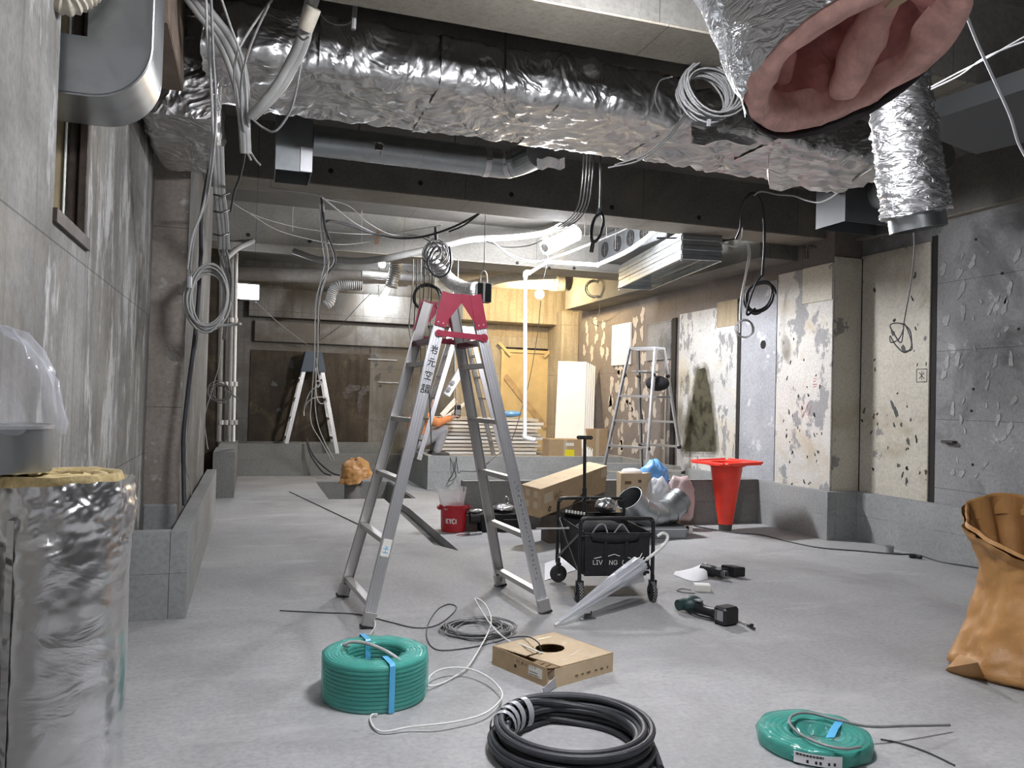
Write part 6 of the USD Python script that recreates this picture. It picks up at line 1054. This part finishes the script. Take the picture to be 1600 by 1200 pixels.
# black equipment left of the front ladder's right leg
c = at(775, 833, z=0)+V(.06, .16, 0); t = thing('tool_case', 'black soft tool case with shiny foil on top, behind the front ladder', 'tool case', c)
part(t, 'case_body', hull([c+V(x_, y_, z_) for x_, y_, z_ in ((-.19, -.12, 0), (.20, -.12, 0), (.20, .12, 0), (-.19, .12, 0), (-.2, -.10, .17), (.19, -.09, .17), (.19, .10, .17), (-.2, .10, .17), (-.08, 0, .20), (.08, 0, .2))]), 'black_fabric'); part(t, 'pocket', box(c[0]+.02, c[0]+.19, c[1]-.14, c[1]-.115, .02, .13, .008), 'black_fabric')
part(t, 'side_drum', cyl(c+V(-.30, -.04, .14), c+V(-.14, -.04, .14), .055, 20), 'black_rubber')
solo('foil_ball', 'crumpled shiny foil heaped on the black tool case', 'foil', crumple(sphere(c+V(.06, 0, .225), .07, 3, (1.6, 1.0, .5)), .012, 20, 6), 'foil'); t2 = thing('carabiner', 'bright steel hook standing on the tool case', 'hook', c+V(.08, 0, .26)); part(t2, 'hook', tube([c+V(.06, -.02, .25), c+V(.065, -.02, .31), c+V(.085, -.02, .345), c+V(.105, -.02, .31), c+V(.10, -.02, .28), c+V(.085, -.02, .27)], .006, 8), 'chrome')
solo('foil_ball', 'small foil scrap on the left drum of the tool case', 'foil', crumple(sphere(c+V(-.24, -.04, .205), .03, 3, (2.2, 1, .5)), .008, 25, 9), 'foil')
t = thing('wooden_box', 'low dark brown box between bucket and tool case', 'box', c+V(-.36, .05, 0)); part(t, 'box_body', box(c[0]-.42, c[0]-.21, c[1]-.02, c[1]+.12, 0, .15, .004), 'window_brown'); part(t, 'box_lid', box(c[0]-.425, c[0]-.205, c[1]-.025, c[1]+.125, .151, .165, .003), 'window_brown')
a_, b_ = at(712, 837, z=.012), at(742, 834, z=.012); t = thing('chisel', 'bright steel chisel lying before the red bucket', 'chisel', a_); part(t, 'blade', hull([a_, a_+V(.02, .02, .004), a_+(b_-a_)*.75+V(0, .02, .006), a_+(b_-a_)*.75-V(0, .02, -.002), a_+(b_-a_)*.7+V(0, 0, -.008)]), 'chrome'); part(t, 'handle', tube([a_+(b_-a_)*.7, b_+(b_-a_)*.35], .016, 10), 'tool_grey')
c = at(858, 829, z=0); t = thing('cable_reel', 'small black wheel-ended reel on the floor left of the cart', 'reel', c); part(t, 'flange', cyl(c+V(-.02, -.05, .045), c+V(-.02, -.04, .045), .045, 20), 'black_rubber'); part(t, 'flange', cyl(c+V(.0, .04, .045), c+V(.0, .05, .045), .045, 20), 'black_rubber'); part(t, 'axle', cyl(c+V(-.02, -.05, .045), c+V(0, .05, .045), .018, 12), 'tool_grey')
solo('paper_sheet', 'white sheet lying under the rear left wheel of the cart', 'paper', sheet([[at(851+i*12, 880+j*9-4*i, z=.004+.012*(i == 0)*(j == 0)) for j in range(4)] for i in range(5)], .001), 'paper_white')

# ================================================================ REAR BAY: BOARDS, BOXES, WORKER
zf = .40; g = np.random.default_rng(17)
for k in range(10):
    z = zf+.006+k*.062; x0 = 2.98+g.uniform(-.05, .10); x1 = 4.74+g.uniform(-.12, .06); y0 = 12.80+g.uniform(-.03, .05)
    t = thing('insulation_board', f'{ORD[9-k]} pale insulation board from the top of the flat pile behind the curb', 'board', ((x0+x1)/2, y0+.3, z), 'boards of the flat pile' if k < 9 else None)
    part(t, 'board', box(x0, x1, y0, y0+.62, z, z+.042, .003), ('white_board', 'board_edge', 'board_edge', 'white_board')[k % 4]); part(t, 'facing', box(x0, x1, y0, y0+.62, z+.0425, z+.048), 'board_edge')
zt = zf+.006+10*.062
t = thing('plastic_pack', 'blue plastic pack on the right end of the board pile', 'pack', (4.3, 13.0, zt)); p = at(796, 650, y=12.95); part(t, 'pack', crumple(trimesh.Trimesh(*(lambda m: (m.vertices, m.faces))(sphere((p[0]+.05, 13.0, zt+.06), .17, 3, (1.1, .8, .36)))), .012, 9, 5, False), 'plastic_blue')
p = at(668, 655, y=12.1); t = thing('offcut', 'white offcut lying diagonally on the board pile', 'offcut', p); part(t, 'strip', bar(at(692, 655, y=12.4), at(730, 628, y=12.6), .06, .03), 'white_board'); part(t, 'end_piece', bar(at(690, 640, y=12.5)-V(0, 0, .1), at(712, 625, y=12.6), .03, .08), 'white_board')
BL_, BR_, TL_, TR_ = at(864, 708, y=12.15), at(910, 712, y=11.95), at(895, 567, y=12.5), at(927, 563, y=12.1)
for v_ in (BL_, BR_): v_[2] = zf+.01
TR_ = BR_+(TL_-BL_)
e1, e2 = unit(BR_-BL_), unit(TL_-BL_); nn = unit(np.cross(e1, e2)); nn = nn if nn[0] > 0 else -nn; e2 = unit(e2-e1*(e2@e1)); Wb, Hb = np.linalg.norm(BR_-BL_), np.linalg.norm(TL_-BL_)
sv = V(1, .10, 0)
for k in range(5):
    t = thing('insulation_board', 'front white board of the stack leaning in the orange corner' if k == 0 else f'{ORD[k]} board from the front of the stack leaning in the corner', 'board', BL_+e1*Wb/2, None if k == 0 else 'leaning boards')
    part(t, 'board', obox(BL_+e1*Wb/2+e2*Hb/2*(1-.01*k)+sv*(.02+.042*k), (Wb/2, Hb/2*(1-.01*k), .018), np.array([e1, e2, nn]), .003), 'white_board'); part(t, 'edge_strip', obox(BL_+e1*(Wb+.002)+e2*Hb/2*(1-.01*k)+sv*(.02+.042*k), (.002, Hb/2*(1-.01*k), .017), np.array([e1, e2, nn])), 'board_edge')
def carton(label, px0, px1, pyt, y, dep, m='cardboard'):
    a_, b_ = at(px0, pyt, y=y), at(px1, pyt, y=y); t = thing('cardboard_box', label, 'cardboard box', ((a_[0]+b_[0])/2, y+dep/2, zf)); part(t, 'carton', box(a_[0], b_[0], y, y+dep, zf+.002, a_[2], .004), m); part(t, 'packing_tape', box((a_[0]+b_[0])/2-.03, (a_[0]+b_[0])/2+.03, y-.002, y, zf+.01, a_[2]-.002), 'tape_clear'); return t, a_, b_
t, a_, b_ = carton('low cardboard box with a yellow tag before the leaning boards', 858, 909, 686, 11.75, .3); part(t, 'yellow_tag', box(a_[0]+.27, a_[0]+.43, 11.742, 11.75, zf+.03, zf+.16), 'yellow_tag'); part(t, 'label', box(a_[0]+.28, a_[0]+.42, 11.742, 11.75, zf+.22, zf+.27), 'label_white')
carton('taller cardboard box right of the leaning boards', 918, 950, 670, 12.0, .3)

def body(bones, ref=.03, it=8):
    """one continuous skin round a skeleton: (joint a, radius, joint b, radius)"""
    m = m3.Manifold()
    for p, r, q, s in bones:
        m += m3.Manifold.batch_hull([m3.Manifold.sphere(r, 20).translate(list(map(float, p))), m3.Manifold.sphere(s, 20).translate(list(map(float, q)))])
    m = m.refine_to_length(ref).to_mesh(); t = trimesh.Trimesh(m.vert_properties[:, :3], m.tri_verts, process=True); trimesh.smoothing.filter_taubin(t, iterations=it); return t
Yw = 12.38; W = lambda px, py, dy=0: at(px, py, y=Yw+dy)
hip, chest, neck, head = W(652, 692), W(652, 661), W(661, 643), W(671, 627)
hl, hr = hip+V(0, -.10, 0), hip+V(0, .10, 0); kl, kr = W(693, 672, -.12), W(688, 676, .14); fl_, fr_ = W(683, 712, -.14), W(678, 712, .14); fl_[2] = fr_[2] = zf+.075
sl, sr = neck+V(-.02, -.18, -.06), neck+V(-.02, .18, -.06); el, er = W(684, 661, -.22), W(682, 660, .2); wl_, wr_ = W(706, 652, -.12), W(703, 652, .10)
pr = thing('person', 'person crouching behind the front ladder in an orange shirt and grey trousers', 'person', V(hip[0], Yw, zf))
hl2 = lambda h, s_: h
skin = [(neck, .058, head-V(.0, 0, .06), .06), (head, .098, head+V(.025, 0, -.045), .075), (head+V(-.02, 0, .03), .095, head, .098), (neck, .06, chest, .12), (chest, .14, hip, .13), (sl, .06, el, .045), (el, .042, wl_, .03), (sr, .06, er, .045), (er, .042, wr_, .03), (hl, .09, kl, .06), (kl, .055, fl_, .04), (hr, .09, kr, .06), (kr, .055, fr_, .04), (fl_-V(.05, 0, .03), .035, fl_+V(.15, 0, -.035), .03), (fr_-V(.05, 0, .03), .035, fr_+V(.15, 0, -.035), .03)]
def hand(w, d, side):
    d = unit(d); u = unit(np.cross(V(0, 0, 1), d))*side; c = w+d*.075; b = [(w, .026, w+d*.035, .030), (w+d*.03-u*.02, .016, c-u*.026, .015), (w+d*.03+u*.02, .016, c+u*.026, .015)]
    for i, l_ in enumerate((.062, .072, .068, .052)):
        o_ = c+u*(-.030+.020*i); m_ = o_+d*l_*.55-V(0, 0, .012); b += [(o_, .0095, m_, .009), (m_, .009, m_+d*l_*.25-V(0, 0, .030), .008)]
    th = w+d*.03-u*.03; b += [(th, .012, th+d*.035-u*.022, .010), (th+d*.035-u*.022, .010, th+d*.062-u*.012-V(0, 0, .01), .009)]; return b
skin += hand(wl_, V(.9, .1, .25), 1)+hand(wr_, V(.9, -.1, .15), -1)
part(pr, 'body', body(skin, .02, 6), 'skin', smooth=80)
hf = unit(V(.95, -.15, -.25))
part(pr, 'nose', hull([head+hf*.085+V(0, 0, .01), head+hf*.12-V(0, 0, .02), head+hf*.09-V(0, .015, .03), head+hf*.09-V(0, -.015, .03)]), 'skin')
for s_ in (-1, 1): part(pr, 'eye', sphere(head+hf*.088+V(0, s_*.032, .012), .011, 1), 'hair_dark'); part(pr, 'ear', sphere(head+V(-.01, s_*.095, -.005), .028, 1, (.6, .4, 1)), 'skin')
part(pr, 'mouth', obox(head+hf*.098-V(0, 0, .055), (.006, .022, .004), b=.002), 'print_red')
part(pr, 'hair', body([(head+V(-.03, 0, .045), .098, head+V(.01, 0, .055), .09), (head+V(-.05, 0, -.02), .08, head+V(-.03, 0, .03), .09)], .02), 'hair_dark', smooth=80)
part(pr, 'shirt', body([(neck-V(.01, 0, .05), .088, chest, .16), (chest, .165, hip+V(0, 0, .05), .15), (sl, .085, el, .066), (el, .062, el+(wl_-el)*.8, .05), (sr, .085, er, .066), (er, .062, er+(wr_-er)*.8, .05), (sl, .085, sr, .085)], .025), 'shirt_orange', 'orange long-sleeved shirt', smooth=80)
part(pr, 'trousers', body([(hip, .152, hip-V(0, 0, .03), .15), (hl, .115, kl, .085), (kl, .08, fl_+V(0, 0, .03), .066), (hr, .115, kr, .085), (kr, .08, fr_+V(0, 0, .03), .066)], .025), 'trousers_grey', 'grey work trousers', smooth=80)
for f_ in (fl_, fr_): part(pr, 'shoe', body([(f_-V(.06, 0, .032), .045, f_+V(.16, 0, -.038), .038), (f_, .052, f_+V(.05, 0, -.03), .045)], .02), 'boots_dark', smooth=80)
part(pr, 'towel', body([(neck+V(.05, -.07, -.01), .03, neck+V(.06, .07, -.01), .03)], .02), 'paper_white')
hc = wl_+unit(V(.9, .1, .25))*.09+V(.0, -.02, .07); t = thing('hand_device', 'dark handheld device held up by the crouching person', 'device', hc); part(t, 'case', obox(hc, (.05, .02, .10), frame(V(0, 1, .2), (0, 0, 1))[[0, 2, 1]], .008), 'tool_black'); part(t, 'screen', obox(hc+V(0, -.024, 0), (.04, .002, .055), b=.001), 'tool_grey')
# white socket strip hanging inside the front ladder
p, q = at(697, 618, y=9.0), at(721, 578, y=9.0); t = thing('socket_strip', 'white socket strip hanging on its cable behind the front ladder', 'socket strip', (p+q)/2)
part(t, 'strip', bar(p, q, .085, .05, (0, 1, 0), .008), 'pvc_white'); d_ = unit(q-p)
for k in (.25, .5): x = p+(q-p)*k; part(t, 'socket', cyl(x-V(0, .03, 0)+V(-.02, 0, 0), x-V(0, .036, 0)+V(-.02, 0, 0), .025, 14), 'tool_grey')
part(t, 'cable', tube(wires([(721, 578, 9.0), (722, 562, 9.0), (718, 545, 9.0), (712, 500, 9.0), (706, 440, 8.9), (700, 400, 8.6)]), .007, 7, 5), 'white_cable')
